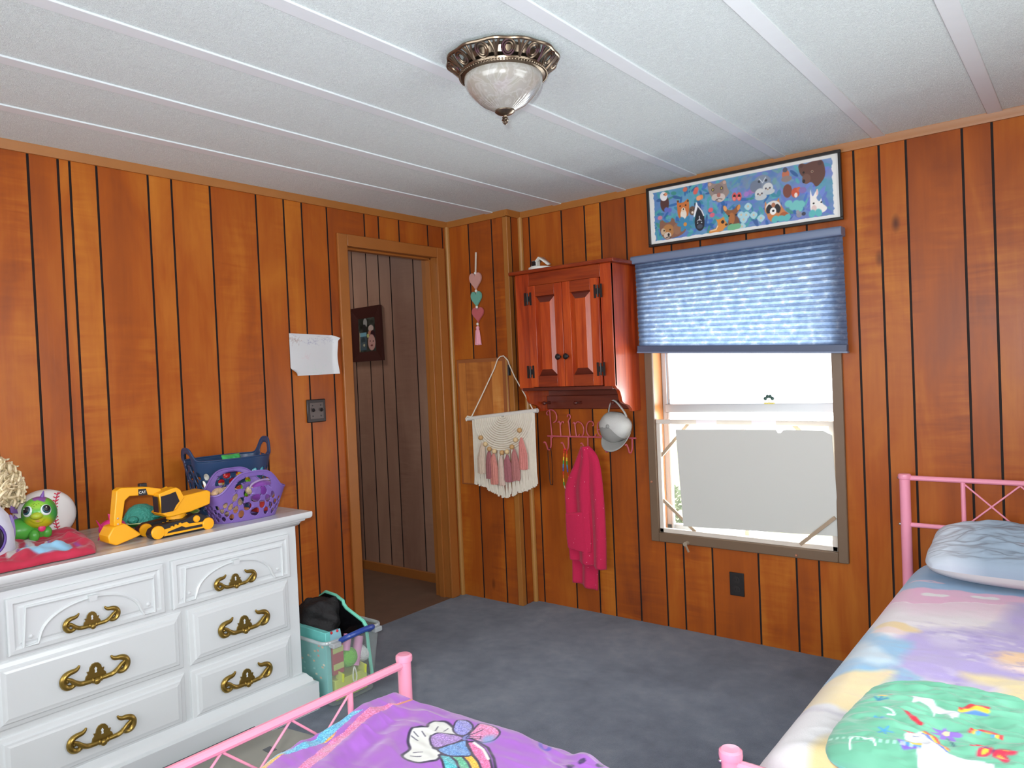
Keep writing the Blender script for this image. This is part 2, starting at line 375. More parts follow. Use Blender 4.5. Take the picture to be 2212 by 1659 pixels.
#@@SECTION window
# ------------------------------------------------------------------ window in the back wall
x0,x1,z0,z1=WO
w1=build('window_1',MB().box(1.252,1.297,-.019,0,.442,1.85).box(2.171,2.215,-.019,0,.442,1.85).box(1.297,2.171,-.019,0,.442,.489).box(1.297,2.171,-.019,0,1.798,1.85),m_brown,bevel=.004,kind='structure')
build('window_reveal',MB().box(x0-.014,x0,-.002,.125,z0-.014,z1+.014).box(x1,x1+.014,-.002,.125,z0-.014,z1+.014).box(x0,x1,-.002,.125,z1,z1+.014),m_reveal,w1)
build('window_stool',B(x0,x1,-.002,.125,z0-.014,z0),M('stool_grey',S(186,186,176),.5),w1)
m_alu=M('aluminium',S(190,194,198),.35,metal=.6)
build('window_frame',MB().box(x0,x0+.028,.085,.12,z0,z1).box(x1-.028,x1,.085,.12,z0,z1).box(x0,x1,.085,.12,z0,z0+.03).box(x0,x1,.085,.12,z1-.03,z1),m_alu,w1,bevel=.003)
build('window_sash',MB().box(x0+.02,x1-.02,.07,.105,1.103,1.146).box(x0+.026,x0+.04,.09,.105,1.146,z1).box(x0+.026,x0+.04,.08,.1,z0,1.103),m_alu,w1,bevel=.003)
m_glass=glassmat('window_glass')
build('window_pane',MB().quad((x0+.02,.1,1.13),(x1-.02,.1,1.13),(x1-.02,.1,z1),(x0+.02,.1,z1)),m_glass,w1,smooth=0)
build('window_pane',MB().quad((x0+.02,.093,z0),(x1-.02,.093,z0),(x1-.02,.093,1.11),(x0+.02,.093,1.11)),m_glass,w1,smooth=0)
build('window_latch',MB().tube([(1.455,-.018,.452),(1.455,-.05,.452)],.011,10).obox((1.455,-.046,.452),(1.475,-.052,.415),.007,.007),M('latch_metal',S(176,160,140),.4,metal=.4),w1)
build('window_screw',MB().lathe([(0,-.008),(.005,-.006),(.006,0)],(1.268,-.019,.75),10,axis='y').lathe([(0,-.008),(.005,-.006),(.006,0)],(1.99,-.019,.455),10,axis='y'),M('screw_rust',S(170,110,80),.5),w1)
# outside: bleached yard, hedge and a pale neighbouring wall
build('ground_outside',MB().quad((-6,.3,-.55),(10,.3,-.55),(10,14,-.55),(-6,14,-.55)),M('dry_grass',S(196,198,150),.9,var=.25,vs=9),smooth=0,kind='structure')
mbh=MB(); r=random.Random(5)
for i in range(900):
    a=r.random()*PI; q=.45*math.sqrt(r.random()); c=Vector((-.05+.75*math.cos(a)*q/.45,2.6+.3*r.random(),-.55+.75*math.sin(a)*q/.45+.02))
    d=Vector((r.uniform(-1,1),r.uniform(-1,1),r.uniform(-.3,1))).normalized()*.05; e=d.orthogonal().normalized()*.016
    mbh.add([c-d,c+e,c+d,c-e],[(0,1,2,3)])
tag(build('garden_shrub',mbh,M('shrub_leaf',S(120,140,104),.8,var=.3,vs=20),smooth=0),'grey-green shrub outside, seen low through the window beside the white board','shrub')
# wooden screen frame leaned in the window opening
m_rawwood=M('painted_batten_wood',S(214,204,192),.6,var=.12,vs=12)
sf=thing('screen_frame','unpainted wooden screen frame with corner braces leaning inside the window opening','frame',(1.73,.012,.487))
f0,f1,g0,g1=1.298,2.168,.489,1.072
build('frame_rail',MB().obox((f0,.006,g1-.011),(f1,.006,g1-.014),.022,.022),m_rawwood,sf,bevel=.002)
build('frame_rail',MB().obox((f0,.006,g0+.011),(f1,.006,g0+.011),.022,.022),m_rawwood,sf,bevel=.002)
build('frame_stile',MB().obox((f0+.011,.006,g0),(f0+.011,.006,g1-.022),.022,.022,(0,1,0)),m_rawwood,sf,bevel=.002)
build('frame_stile',MB().obox((f1-.011,.006,g0),(f1-.011,.006,g1-.022),.022,.022,(0,1,0)),m_rawwood,sf,bevel=.002)
build('frame_mullion',MB().obox((1.74,.045,g0+.02),(1.738,.045,g1-.02),.018,.012,(0,1,0)),M('batten_tan',S(184,150,126),.6),sf)
m_brace=M('brace_wood',S(168,146,122),.6,var=.1)
for p,q in (((1.305,.006,.872),(1.475,.006,1.052)),((1.312,.006,.66),(1.49,.006,.478+.03)),((2.01,-.021,.508),(2.165,-.021,.645)),((1.985,.012,1.055),(2.16,.012,.87))):
    build('brace',MB().obox(p,q,.016,.012,(0,1,0)),m_brace,sf,bevel=.001)
m_tape=M('white_tape',S(226,218,222),.6)
for a,b in ((1.52,1.625),(1.80,1.915)): build('tape_strip',B(a,b,-.0065,-.0045,1.042,1.072),m_tape,sf)
build('screen_mesh',MB().quad((1.31,.02,.5),(2.155,.02,.5),(2.155,.02,1.055),(1.31,.02,1.055)),glassmat('screen_haze',gl=0,diff=.10,dcol=S(210,214,210)),sf,smooth=0)
# white board
P=[(1.431,.533),(2.177,.560),(2.174,.75),(2.166,1.01),(2.13,1.030),(1.97,1.031),(1.955,1.029),(1.945,1.017),(1.93,1.016),(1.922,1.03),(1.7,1.029),(1.42,1.024)]
def yb(z): return -.028+(1.03-z)*.045
mbx=MB(); n=len(P); mbx.add([(x,yb(z),z) for x,z in P]+[(x,yb(z)-.004,z) for x,z in P],[tuple(range(n)),tuple(range(2*n-1,n-1,-1))]+[(i,(i+1)%n,n+(i+1)%n,n+i) for i in range(n)])
tag(build('white_board',mbx,M('poster_board',S(206,206,200),.7,var=.015,vs=4),smooth=0),'blank white poster board leaning against the wooden screen frame in the window','board')
# clover ornament on the sash
cl=thing('clover_ornament','small green clover ornament standing on the window sash rail','ornament',(1.861,.066,1.146))
mc=MB()
for a in (20,110,160,70): mc.ball((1.861+.018*math.cos(math.radians(a)),.066,1.165+.016*math.sin(math.radians(a))),(.0085,.004,.0085),10,6)
build('clover_leaf',mc,M('clover_green',S(40,74,66),.4),cl)
build('clover_base',MB().box(1.838,1.886,.06,.08,1.146,1.151).tube([(1.861,.066,1.15),(1.861,.066,1.168)],.002,6),M('clover_base_yellow',S(206,190,92),.5),cl,bevel=.001)
# cellular blind
bl=thing('cellular_blind','half-lowered slate blue cellular blind over the window','blind',(1.74,-.04,1.9))
m_rail=M('blind_rail',S(108,122,148),.4)
build('head_rail',MB().prism([(-.02,1.872),(-.086,1.872),(-.09,1.88),(-.088,1.905),(-.08,1.911),(-.02,1.911)],1.232,2.249,'x'),m_rail,bl,bevel=.003)
def blindmat():
    m,nt,out=newmat('blind_fabric'); t=NT(nt); tc=t.n('ShaderNodeTexCoord').outputs['Object']
    n=t.noise(t.map(tc,(24,1,34)),1,4,.65,.3); a=t.n('ShaderNodeAttribute',attribute_name='Col').outputs['Color']
    c=t.mix(1.0,t.ramp(n,[(.3,S(92,108,140)),(.7,S(112,130,160))]),a,'MULTIPLY'); c2=t.mix(1.0,t.ramp(n,[(.3,S(112,138,180)),(.55,S(150,174,208)),(.75,S(226,236,250))]),a,'MULTIPLY')
    d=t.n('ShaderNodeBsdfDiffuse'); tr=t.n('ShaderNodeBsdfTranslucent'); t.l(c,d.inputs[0]); t.l(c2,tr.inputs[0])
    mx=t.n('ShaderNodeMixShader'); mx.inputs[0].default_value=.42; t.l(d.outputs[0],mx.inputs[1]); t.l(tr.outputs[0],mx.inputs[2]); t.l(mx.outputs[0],out.inputs[0]); return m
nz=145; nx=24; G=np.zeros((nz,nx,3)); BC=np.ones((nz,nx,3))
for i in range(nz):
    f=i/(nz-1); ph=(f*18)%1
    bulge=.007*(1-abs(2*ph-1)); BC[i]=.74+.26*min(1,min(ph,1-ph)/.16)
    for j in range(nx):
        u=j/(nx-1); xx=1.240+u*(2.245-1.240)+(.006*f if u>.5 else .006*f); bot=1.452-.052*u
        G[i,j]=(xx,-.048-bulge,1.874-f*(1.874-bot))
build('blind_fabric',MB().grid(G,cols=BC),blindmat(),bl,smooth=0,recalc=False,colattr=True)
mbb=MB()
for (a,za,b,zb,h,yy) in ((1.243,1.452,2.251,1.402,.03,.012),):
    mbb.obox((a,-.056,za-.012),(b,-.056,zb-.012),.03,.032)
build('bottom_rail',mbb,M('blind_bottom_rail',S(76,86,110),.45),bl,bevel=.003)
build('bottom_rail_lip',MB().obox((1.243,-.058,1.422),(2.254,-.058,1.372+.0),.034,.008),M('blind_lip',S(112,124,148),.4),bl,bevel=.001)
#@@SECTION print
# ------------------------------------------------------------------ framed wildlife print
fp=thing('framed_print','long black framed print of forest animals among blue leaves above the window','picture',(1.78,-.02,1.948))
FQ=[(1.316,1.952),(2.247,1.945),(2.245,2.246),(1.313,2.250)]   # outer corners BL BR TR TL
def fq(u,v,y):
    bl_,br,tr_,tl=FQ; x=(bl_[0]*(1-u)+br[0]*u)*(1-v)+(tl[0]*(1-u)+tr_[0]*u)*v; z=(bl_[1]*(1-u)+br[1]*u)*(1-v)+(tl[1]*(1-u)+tr_[1]*u)*v
    return (x,y,z)
mf=MB(); fu,fv=.0125,.042
for (a,b) in (((0,0),(1,fv)),((0,1-fv),(1,1)),((0,fv),(fu,1-fv)),((1-fu,fv),(1,1-fv))):
    vs=[fq(u,v,y) for y in (-.024,-.042) for (u,v) in ((a[0],a[1]),(b[0],a[1]),(b[0],b[1]),(a[0],b[1]))]
    mf.add(vs,[(0,1,2,3),(7,6,5,4)]+[(i,(i+1)%4,4+(i+1)%4,4+i) for i in range(4)])
build('picture_frame',mf,M('frame_black',S(28,24,22),.35),fp,bevel=.0015)
NU,NV=560,190
U,V=np.meshgrid(np.linspace(0,1,NU),np.linspace(0,1,NV),indexing='ij')
# picture coordinates: X = aspect-corrected across, Y up
AS=3.12; p=Paint(U*AS,V,(226,226,222))
jag=.012*(fbm(U*40,V*20,3)-.5)
inn=np.clip(np.minimum(np.minimum((U-.024+jag)/.003,(.972+jag-U)/.003),np.minimum((V-.05+jag*2)/.01,(.955-V)/.01)),0,1)
nb=fbm(U*9,V*4,1); nb2=fbm(U*16,V*7,9)
bgc=np.stack([60+60*nb2+20*(U),110+60*nb,165+40*nb2],-1)
p.C=p.C*(1-inn[...,None])+bgc*inn[...,None]
r=random.Random(12)
E=lambda x,y,rx,ry,c,a=0,s=.15:p.ell(x*AS,y,rx*AS,ry,c,a,s)
for i in range(330):          # leaves
    x=r.uniform(.04,.96); y=r.uniform(.08,.93)
    c=r.choice([(52,132,150),(70,160,160),(40,96,160),(66,112,190),(60,140,120),(96,120,190),(44,84,140),(86,170,170)])
    if x>.85: c=r.choice([(96,110,190),(110,130,205),(80,150,170)])
    if y>.6 and .45<x<.78: c=(90+r.randint(0,30),130+r.randint(0,30),150+r.randint(0,30))
    p.ell(x*AS,y,r.uniform(.05,.1),r.uniform(.018,.035),c,r.uniform(0,180),.25,.8)
p.mix(1-inn,(226,226,222))
PT=lambda pts,c,cv=4:p.poly([(a*AS,b) for a,b in pts],c,.012,cv)
LN=lambda pts,w,c:p.line([(a*AS,b) for a,b in pts],w,c,.01)
def eyes(x,y,dx,rr,c=(20,16,16),dy=0):
    for s in (-1,1): p.ell((x+s*dx)*AS,y+s*dy,rr,rr,c,0,.3)
# cougar
PT([(.345,.93),(.36,.94),(.38,.9),(.41,.9),(.432,.93),(.445,.91),(.45,.8),(.46,.7),(.43,.6),(.405,.56),(.38,.62),(.352,.75)],(150,132,124))
E(.357,.9,.009,.03,(196,160,146)); E(.437,.89,.009,.03,(196,160,146)); E(.402,.78,.03,.1,(132,116,112)); E(.383,.66,.02,.06,(196,180,170)); E(.415,.64,.022,.07,(204,190,182)); E(.403,.69,.01,.04,(170,110,96))
for a in (.372,.42): E(a,.8,.008,.03,(60,54,46)); E(a,.8,.004,.018,(190,170,90))
LN([(.385,.61),(.402,.63),(.42,.61)],.012,(70,54,50))
# wolf
PT([(.06,.4),(.075,.42),(.09,.37),(.12,.37),(.13,.43),(.145,.4),(.15,.34),(.185,.26),(.21,.18),(.18,.1),(.13,.07),(.09,.06),(.062,.17),(.055,.3)],(134,92,74))
E(.105,.21,.035,.12,(176,122,70)); E(.1,.13,.022,.06,(206,190,176)); E(.075,.21,.014,.06,(196,170,140)); E(.107,.14,.007,.028,(24,20,24)); eyes(.099,.225,.018,.016,(60,46,20)); E(.16,.22,.025,.1,(150,106,80)); LN([(.09,.09),(.105,.1),(.12,.09)],.014,(40,30,30))
# eagle
E(.092,.72,.026,.15,(84,52,50)); E(.088,.85,.022,.085,(232,232,232),10); E(.1,.88,.011,.03,(226,150,110)); E(.09,.88,.004,.012,(40,40,40))
# fox, cub
PT([(.166,.74),(.178,.68),(.205,.68),(.225,.72),(.233,.7),(.235,.58),(.225,.42),(.2,.38),(.172,.42),(.165,.58)],(198,112,52))
E(.2,.46,.018,.09,(228,220,206)); E(.2,.545,.012,.04,(226,206,180)); E(.201,.555,.004,.016,(30,24,24)); eyes(.199,.62,.016,.014); E(.172,.71,.006,.02,(90,60,40)); E(.229,.69,.006,.02,(90,60,40))
E(.252,.5,.019,.08,(104,80,66)); eyes(.253,.52,.009,.011); E(.252,.47,.006,.022,(226,210,196))
# skunk
PT([(.265,.62),(.285,.58),(.31,.46),(.318,.3),(.312,.17),(.29,.12),(.268,.18),(.262,.3),(.272,.45)],(26,28,40))
PT([(.276,.64),(.284,.57),(.273,.46),(.262,.38),(.258,.42),(.268,.55)],(232,234,238)); LN([(.283,.57),(.305,.47),(.315,.38)],.02,(226,228,234))
LN([(.277,.3),(.29,.33),(.3,.3)],.012,(220,220,226)); LN([(.29,.38),(.29,.31)],.014,(230,230,236)); eyes(.29,.265,.011,.011,(200,210,220)); E(.29,.2,.016,.04,(70,76,92))
# big blue flower
for k in range(6): p.ell((.207+.024*math.cos(k*PI/3))*AS,.29+.075*math.sin(k*PI/3),.075,.04,(58,132,172),k*60,.3)
E(.207,.28,.01,.035,(206,140,60))
# deer and fawn
PT([(.425,.5),(.44,.44),(.455,.4),(.48,.4),(.5,.46),(.515,.44),(.505,.36),(.49,.3),(.486,.18),(.475,.1),(.455,.1),(.447,.17),(.452,.28),(.44,.34),(.425,.42)],(140,86,52))
E(.434,.44,.009,.05,(226,160,96),15); E(.507,.42,.008,.05,(214,140,70),-15); E(.486,.16,.022,.12,(116,74,54)); E(.467,.25,.016,.1,(172,106,56)); eyes(.472,.3,.019,.014); E(.461,.145,.008,.025,(40,26,24))
PT([(.378,.3),(.388,.27),(.41,.28),(.425,.3),(.43,.24),(.445,.15),(.425,.1),(.41,.06),(.345,.05),(.345,.1),(.375,.12),(.39,.2)],(214,138,62))
E(.418,.215,.009,.03,(30,22,22)); LN([(.35,.09),(.38,.1),(.39,.16)],.014,(240,220,190)); E(.437,.16,.008,.02,(60,40,36))
# flowers, mushrooms
for x,y,c in ((.304,.71,(230,140,84)),(.29,.7,(238,160,110)),(.28,.86,(222,110,96)),(.274,.82,(214,100,90)),(.216,.9,(200,110,90)),(.355,.455,(220,96,110)),(.362,.365,(214,100,120)),(.06,.47,(200,130,150)),(.1,.6,(92,110,190)),(.12,.58,(100,104,190)),(.57,.64,(150,110,180)),(.55,.62,(160,120,190)),(.59,.66,(190,120,160))): E(x,y,.014,.04,c,r.uniform(0,90),.4)
for x,y in ((.487,.61),(.512,.6)): E(x,y,.013,.075,(214,84,84)); E(x,y+.01,.007,.03,(40,26,30)); E(x-.002,y-.03,.008,.03,(226,130,120))
for x,y in ((.556,.41),(.518,.285),(.583,.25),(.62,.18),(.52,.085),(.545,.27),(.53,.2)): PT([(x-.02,y),(x,y+.06),(x+.02,y),(x,y-.07)],(168,206,214)); E(x,y,.005,.02,(206,190,160))
# owls, robin, squirrel
E(.636,.77,.042,.12,(128,140,156),-10); E(.6,.72,.03,.1,(112,122,140)); eyes(.636,.79,.017,.022,(54,60,70)); LN([(.62,.83),(.636,.76),(.652,.84)],.016,(196,204,212))
for x,y in ((.62,.585),(.661,.655)): E(x,y,.026,.09,(206,208,206)); E(x+.004,y-.06,.03,.05,(190,196,198)); eyes(x,y,.01,.016,(90,80,84)); E(x,y-.02,.004,.014,(170,130,90))
E(.752,.82,.018,.08,(190,110,80)); E(.75,.9,.012,.04,(84,84,96)); E(.755,.75,.026,.05,(140,124,120))
E(.757,.55,.022,.11,(118,66,54)); E(.795,.5,.02,.08,(196,82,52)); E(.811,.545,.01,.04,(206,100,62)); E(.797,.46,.008,.04,(232,216,206)); E(.83,.52,.018,.05,(130,110,170))
# raccoon
PT([(.645,.44),(.655,.38),(.68,.43),(.7,.42),(.714,.46),(.718,.38),(.74,.24),(.76,.16),(.7,.13),(.66,.13),(.65,.22),(.64,.3)],(196,124,72))
E(.683,.33,.038,.1,(222,216,208)); PT([(.648,.32),(.665,.38),(.68,.32),(.672,.25),(.652,.24)],(34,30,34)); PT([(.69,.33),(.705,.37),(.72,.3),(.712,.22),(.695,.25)],(34,30,34)); E(.682,.26,.016,.06,(238,236,230)); E(.683,.265,.006,.02,(24,20,24)); E(.685,.36,.01,.04,(170,110,80)); E(.675,.14,.012,.05,(206,120,56)); E(.735,.17,.02,.05,(168,90,50))
# bear
PT([(.815,.92),(.83,.95),(.85,.93),(.88,.95),(.905,.95),(.925,.94),(.935,.86),(.938,.72),(.925,.62),(.895,.54),(.875,.62),(.845,.63),(.835,.72),(.82,.8)],(96,62,52))
E(.85,.69,.02,.08,(112,78,66)); E(.837,.66,.007,.03,(44,30,28)); E(.878,.79,.006,.022,(160,130,110)); E(.878,.79,.003,.012,(20,14,14)); E(.838,.8,.005,.018,(30,20,20)); E(.828,.91,.008,.03,(80,52,46)); E(.915,.9,.01,.035,(80,52,46))
# rabbits
PT([(.866,.5),(.872,.42),(.878,.4),(.89,.46),(.9,.5),(.902,.42),(.893,.36),(.905,.3),(.915,.34),(.92,.26),(.94,.18),(.925,.12),(.89,.11),(.866,.16),(.862,.28)],(236,232,226))
eyes(.897,.28,.018,.014); E(.897,.45,.004,.05,(232,190,186),0); E(.88,.2,.012,.05,(222,196,190))
# pale leaves at the foot, small birds
for x,y in ((.797,.32),(.82,.3),(.78,.28),(.81,.24),(.76,.34)): E(x,y,.018,.06,(112,190,186),r.uniform(0,180),.3)
E(.808,.14,.014,.05,(140,140,150)); E(.83,.14,.01,.03,(60,60,76)); E(.802,.185,.008,.03,(150,150,160))
for x in (.48,.495,.47,.46): E(x,.1,.02,.05,(110,176,130),r.uniform(0,180),.3)
for x in (.72,.75,.87,.9,.69): E(x,.12,.02,.05,(90,180,180),r.uniform(0,180),.3)
p.mix(1-np.clip(inn*1.5,0,1),(226,226,222))
G=np.zeros((NU,NV,3))
A_=np.array([fq(fu,fv,-.03),fq(1-fu,fv,-.03),fq(1-fu,1-fv,-.03),fq(fu,1-fv,-.03)])
G=(A_[0]*(1-U)[...,None]+A_[1]*U[...,None])*(1-V)[...,None]+(A_[3]*(1-U)[...,None]+A_[2]*U[...,None])*V[...,None]
build('print_sheet',MB().grid(G,cols=p.lin()),M('printed_paper',None,.45,attr=True),fp,smooth=0,colattr=True,recalc=False)
#@@SECTION cabinet
# ------------------------------------------------------------------ wall cabinet
RST=[(.25,S(112,32,12)),(.45,S(160,56,18)),(.6,S(184,76,26)),(.8,S(206,106,44))]
DST=[(.25,S(64,22,14)),(.5,S(92,34,22)),(.8,S(116,50,30))]
m_pz=pine('red_pine_upright',RST,'z'); m_px=pine('red_pine_cross',[(p_,tuple(.62*q for q in c[:3])+(1,)) for p_,c in RST],'x'); m_dk=pine('dark_pine',DST,'x',.35)
cab=thing('wall_cabinet','small red pine wall cabinet with two doors and a peg rail hung beside the window','cabinet',(.913,-.12,1.105))
FY=-.25; X0,X1=.613,1.213
side=[(-.001,1.872),(FY,1.872),(FY,1.258)]+[tuple(q) for q in cr([(FY,1.256),(-.236,1.246),(-.215,1.235),(-.2,1.21),(-.19,1.18),(-.165,1.165),(-.125,1.155),(-.1,1.14),(-.092,1.128),(-.088,1.121)],False,4)]+[(-.001,1.121)]
for a,b in ((X0,X0+.019),(X1-.019,X1)): build('side_panel',MB().prism(side,a,b,'x'),m_pz,cab,bevel=.0015)
build('top_board',B(.583,1.243,-.276,-.001,1.872,1.891),m_px,cab,bevel=.004)
build('bottom_board',B(X0+.019,X1-.019,FY,-.001,1.243,1.26),m_dk,cab,bevel=.001)
[build('face_stile',B(a,b,FY-.004,FY+.016,1.258,1.872),m_pz,cab,bevel=.002) for a,b in ((X0,.705),(1.15,X1))]
build('top_rail',B(.705,1.15,FY-.004,FY+.016,1.806,1.872),m_px,cab,bevel=.002)
build('back_board',B(X0+.019,X1-.019,-.012,-.001,1.13,1.872),m_dk,cab)
pr=build('peg_rail',B(X0+.019,X1-.019,-.032,-.012,1.13,1.205),m_dk,cab,bevel=.003)
for x in (.652,.862,1.095): build('peg',MB().lathe([(.009,0),(.006,.01),(.005,.03),(.007,.045),(.011,.052),(.011,.058),(.006,.064),(0,.065)],(x,-.032,1.166),14,axis='y') if False else MB().lathe([(.009,0),(.006,-.01),(.005,-.03),(.007,-.045),(.011,-.052),(.011,-.058),(.006,-.064),(0,-.065)],(x,-.032,1.166),14,axis='y'),m_dk,pr)
def cdoor(a,b,hs):
    dz0,dz1=1.263,1.803; y=FY-.004
    d=build('door',MB().box(a,a+.048,y-.018,y,dz0,dz1).box(b-.048,b,y-.018,y,dz0,dz1).box(a+.04,b-.04,y-.003,y,dz0+.002,dz1-.002),m_pz,cab,bevel=.002)
    [build('door_rail',B(a+.048,b-.048,y-.018,y,u,u+.058),m_px,d,bevel=.001) for u in (dz0,dz1-.058)]
    ia,ib,iz0,iz1=a+.048,b-.048,dz0+.058,dz1-.058
    mb=MB(); L=[(0,-.004),(.0,-.006),(.03,-.017),(.034,-.017)]
    lo=[[(ia+q,y+e,iz0+q*1.15),(ib-q,y+e,iz0+q*1.15),(ib-q,y+e,iz1-q*1.15),(ia+q,y+e,iz1-q*1.15)] for q,e in L]
    for u,w in zip(lo,lo[1:]):
        for k in range(4): mb.add([u[k],u[(k+1)%4],w[(k+1)%4],w[k]],[(0,1,2,3)],1 if k in (0,2) and u is lo[1] else 0)
    mb.add(lo[-1],[(0,1,2,3)])
    build('door_panel',mb,[m_pz,m_dk],d,smooth=0,recalc=False)
    kx=b-.024 if hs<0 else a+.022
    build('knob',MB().lathe([(.006,0),(.006,-.012),(.014,-.018),(.016,-.026),(.011,-.033),(0,-.035)],(kx,y-.018,1.418),16,axis='y'),m_black,d)
    hx=a if hs<0 else b
    for z in (1.735,1.345):
        mb=MB()
        for s in (-1,1):
            mb.prism([(hx+s*.006,z-.016),(hx+s*.02,z-.034),(hx+s*.03,z-.034),(hx+s*.03,z+.034),(hx+s*.02,z+.034),(hx+s*.006,z+.016)] if False else [(hx+s*.004,z-.014),(hx+s*.012,z-.014),(hx+s*.012,z-.034),(hx+s*.024,z-.034),(hx+s*.024,z+.034),(hx+s*.012,z+.034),(hx+s*.012,z+.014),(hx+s*.004,z+.014)],y-.0205,y-.018,'y')
        mb.tube([(hx,y-.021,z-.03),(hx,y-.021,z+.03)],.005,8)
        build('hinge',mb,m_black,d)
cdoor(.708,.927,-1); cdoor(.930,1.147,1)
sd=thing('smoke_detector','open white round smoke detector lying on top of the red pine cabinet','smoke detector',(.715,-.15,1.891))
m_pl=M('white_plastic',S(228,228,220),.4)
build('detector_body',MB().lathe([(0,0),(.066,0),(.07,.008),(.068,.022),(.05,.026),(0,.026)],(.715,-.15,1.891),28),m_pl,sd)
build('detector_lid',MB().add([(.66,-.17,1.918),(.66,-.13,1.918),(.72,-.12,1.968),(.775,-.14,1.925),(.775,-.17,1.92),(.72,-.18,1.966)],[(0,1,2,5),(2,3,4,5)]).box(.675,.70,-.17,-.14,1.916,1.95),m_pl,sd,solid=.006)
build('battery_clip',B(.672,.698,-.176,-.165,1.925,1.95),m_black,sd)
#@@SECTION corner
# ------------------------------------------------------------------ things on the boxed corner
d2=build('door_2',MB().box(.045,.438,-BD-.012,-BD-.001,.682,1.436),M('access_door_edge',S(150,88,48),.45),bevel=.002,kind='structure')
mbp=MB(); r=random.Random(4)
for a,b,t_ in ((.06,.115,.95),(.118,.315,.3),(.318,.40,.75)): mbp.quad((a,-BD-.0126,.69),(b,-BD-.0126,.69),(b,-BD-.0126,1.415),(a,-BD-.0126,1.415),0,(t_,r.random(),0))
build('door_face',mbp,m_wallt,d2,smooth=0,colattr=True,recalc=False)
build('door_edge_strip',B(.426,.436,-BD-.017,-BD-.012,.682,1.436),m_trimlt,d2,bevel=.002)
build('hinge',MB().box(.444,.456,-BD-.012,-BD-.004,1.33,1.39).tube([(.443,-BD-.012,1.33),(.443,-BD-.012,1.39)],.004,8),m_black,d2)
hg=thing('heart_garland','hanging string of three painted wooden hearts with a pink tassel','garland',(.228,-BD-.012,1.512))
hy=-BD-.012
def heart(cx,cz,w,h):
    out=[]
    for k in range(40):
        t=2*PI*k/40; x=16*math.sin(t)**3; z=13*math.cos(t)-5*math.cos(2*t)-2*math.cos(3*t)-math.cos(4*t); out.append((cx+x/32*w,cz+(z+2.5)/29*h))
    return out
build('cord',MB().tube([(.240,hy,2.062),(.229,hy,1.93)],.004,8).tube([(.236,hy,2.062),(.226,hy,1.93)],.004,8).tube([(.226,hy,1.93),(.227,hy,1.85),(.229,hy,1.69),(.231,hy,1.6)],.002,6),M('cream_cord',S(206,196,180),.8),hg)
for cx,cz,w,h,c,n in ((.226,1.89,.092,.105,(196,146,136),'dusty pink heart'),(.227,1.785,.082,.095,(104,164,146),'sea green heart'),(.234,1.693,.088,.09,(186,92,96),'rose red heart')):
    o=build('heart',MB().prism(heart(cx,cz,w,h),hy-.006,hy+.004,'y'),[M(n.replace(' ','_'),S(*c),.6)],hg,bevel=.003); o['label']=n
for z in (1.94,1.835,1.74,1.64): build('bead',MB().ball((.229,hy-.004,z),.0085,12,8),M('white_bead',S(226,220,214),.5) if z==1.94 else bpy.data.materials['white_bead'],hg)
mt=MB(); r=random.Random(8)
for k in range(46):
    a=2*PI*k/46; q=.012+.006*r.random(); mt.tube([(.229,hy-.004,1.622),(.229+.012*math.cos(a),hy-.006+.008*math.sin(a),1.60),(.229+q*math.cos(a)*1.2,hy-.006+q*math.sin(a)*.7,1.515+.01*r.random())],.0022,5)
mt.ball((.229,hy-.004,1.618),.011,12,8)
build('tassel',mt,M('tassel_pink',S(232,164,178),.8),hg)
# macrame hanging
mc_=thing('macrame_hanging','cream macrame wall hanging with wooden beads and pink tassels on a white rod','wall hanging',(.41,-.165,.63))
my=-.168; m_cr=M('cotton_cream',S(222,214,198),.9,var=.06,vs=60); 
ra,rb=Vector((.155,my,1.082)),Vector((.652,my,1.130))
rod=lambda t:ra+(rb-ra)*t
build('rod',MB().tube([ra-Vector((.012,0,.001)),rb+Vector((.012,0,.001))],.0125,12),M('rod_white',S(216,212,204),.5),mc_)
build('hanging_cord',MB().tube([(.172,my,1.075),(.17,my-.012,1.09),(.18,my,1.10),(.25,-.155,1.215),(.35,-.145,1.375),(.375,-BD-.022,1.425),(.395,-BD-.02,1.441),(.42,-BD-.02,1.443),(.45,-BD-.02,1.415),(.458,-BD-.022,1.395),(.5,-.15,1.32),(.6,-.16,1.18),(.632,my,1.135)],.0035,8).tube([(.146,my-.013,1.068),(.143,my-.015,1.085),(.155,my-.013,1.098),(.166,my,1.094)],.004,8),m_cr,mc_)
mw=MB(); cc=rod(.535); N=15
for k in range(N):
    rx=.205*(k+1)/N+.006; rz=.195*(k+1)/N
    pts=[]
    for j in range(19):
        t=PI*j/18; x=cc.x-rx*math.cos(t); tt=(x-ra.x)/(rb.x-ra.x); pts.append((x,my-.008,ra.z+(rb.z-ra.z)*tt-.006-rz*math.sin(t)**.85))
    mw.tube(pts,.0062,6)
build('woven_panel',mw,m_cr,mc_)
mfz=MB(); r=random.Random(3)
for k in range(74):
    u=k/73; x=.185+u*.455; q=(x-cc.x)/.215
    tt=(x-ra.x)/(rb.x-ra.x); top=ra.z+(rb.z-ra.z)*tt-.01
    if abs(q)<1: top=top-.19*math.sqrt(1-q*q)
    bot=.632+.07*abs(u-.5)*2+.035*u*abs(u-.5)+.012*r.uniform(-1,1)
    if .38<u<.62 and k%4==0: continue
    x2=x+.004*r.uniform(-1,1); mfz.tube([(x,my,top),(x+.002*r.uniform(-1,1),my,(top+bot)/2),(x2,my-.002,bot+.06),(x2+.002,my-.004,bot+.02),(x2+.004*r.uniform(-1,1),my-.003,bot)],[.0036,.0034,.0036,.0062,.0075],6)
for s in (0,1):
    for k in range(7):
        x=(.187 if s==0 else .60)+k*.006; mfz.tube([(x,my-.004,1.075+.045*s),(x,my-.004,.74)],.0036,6)
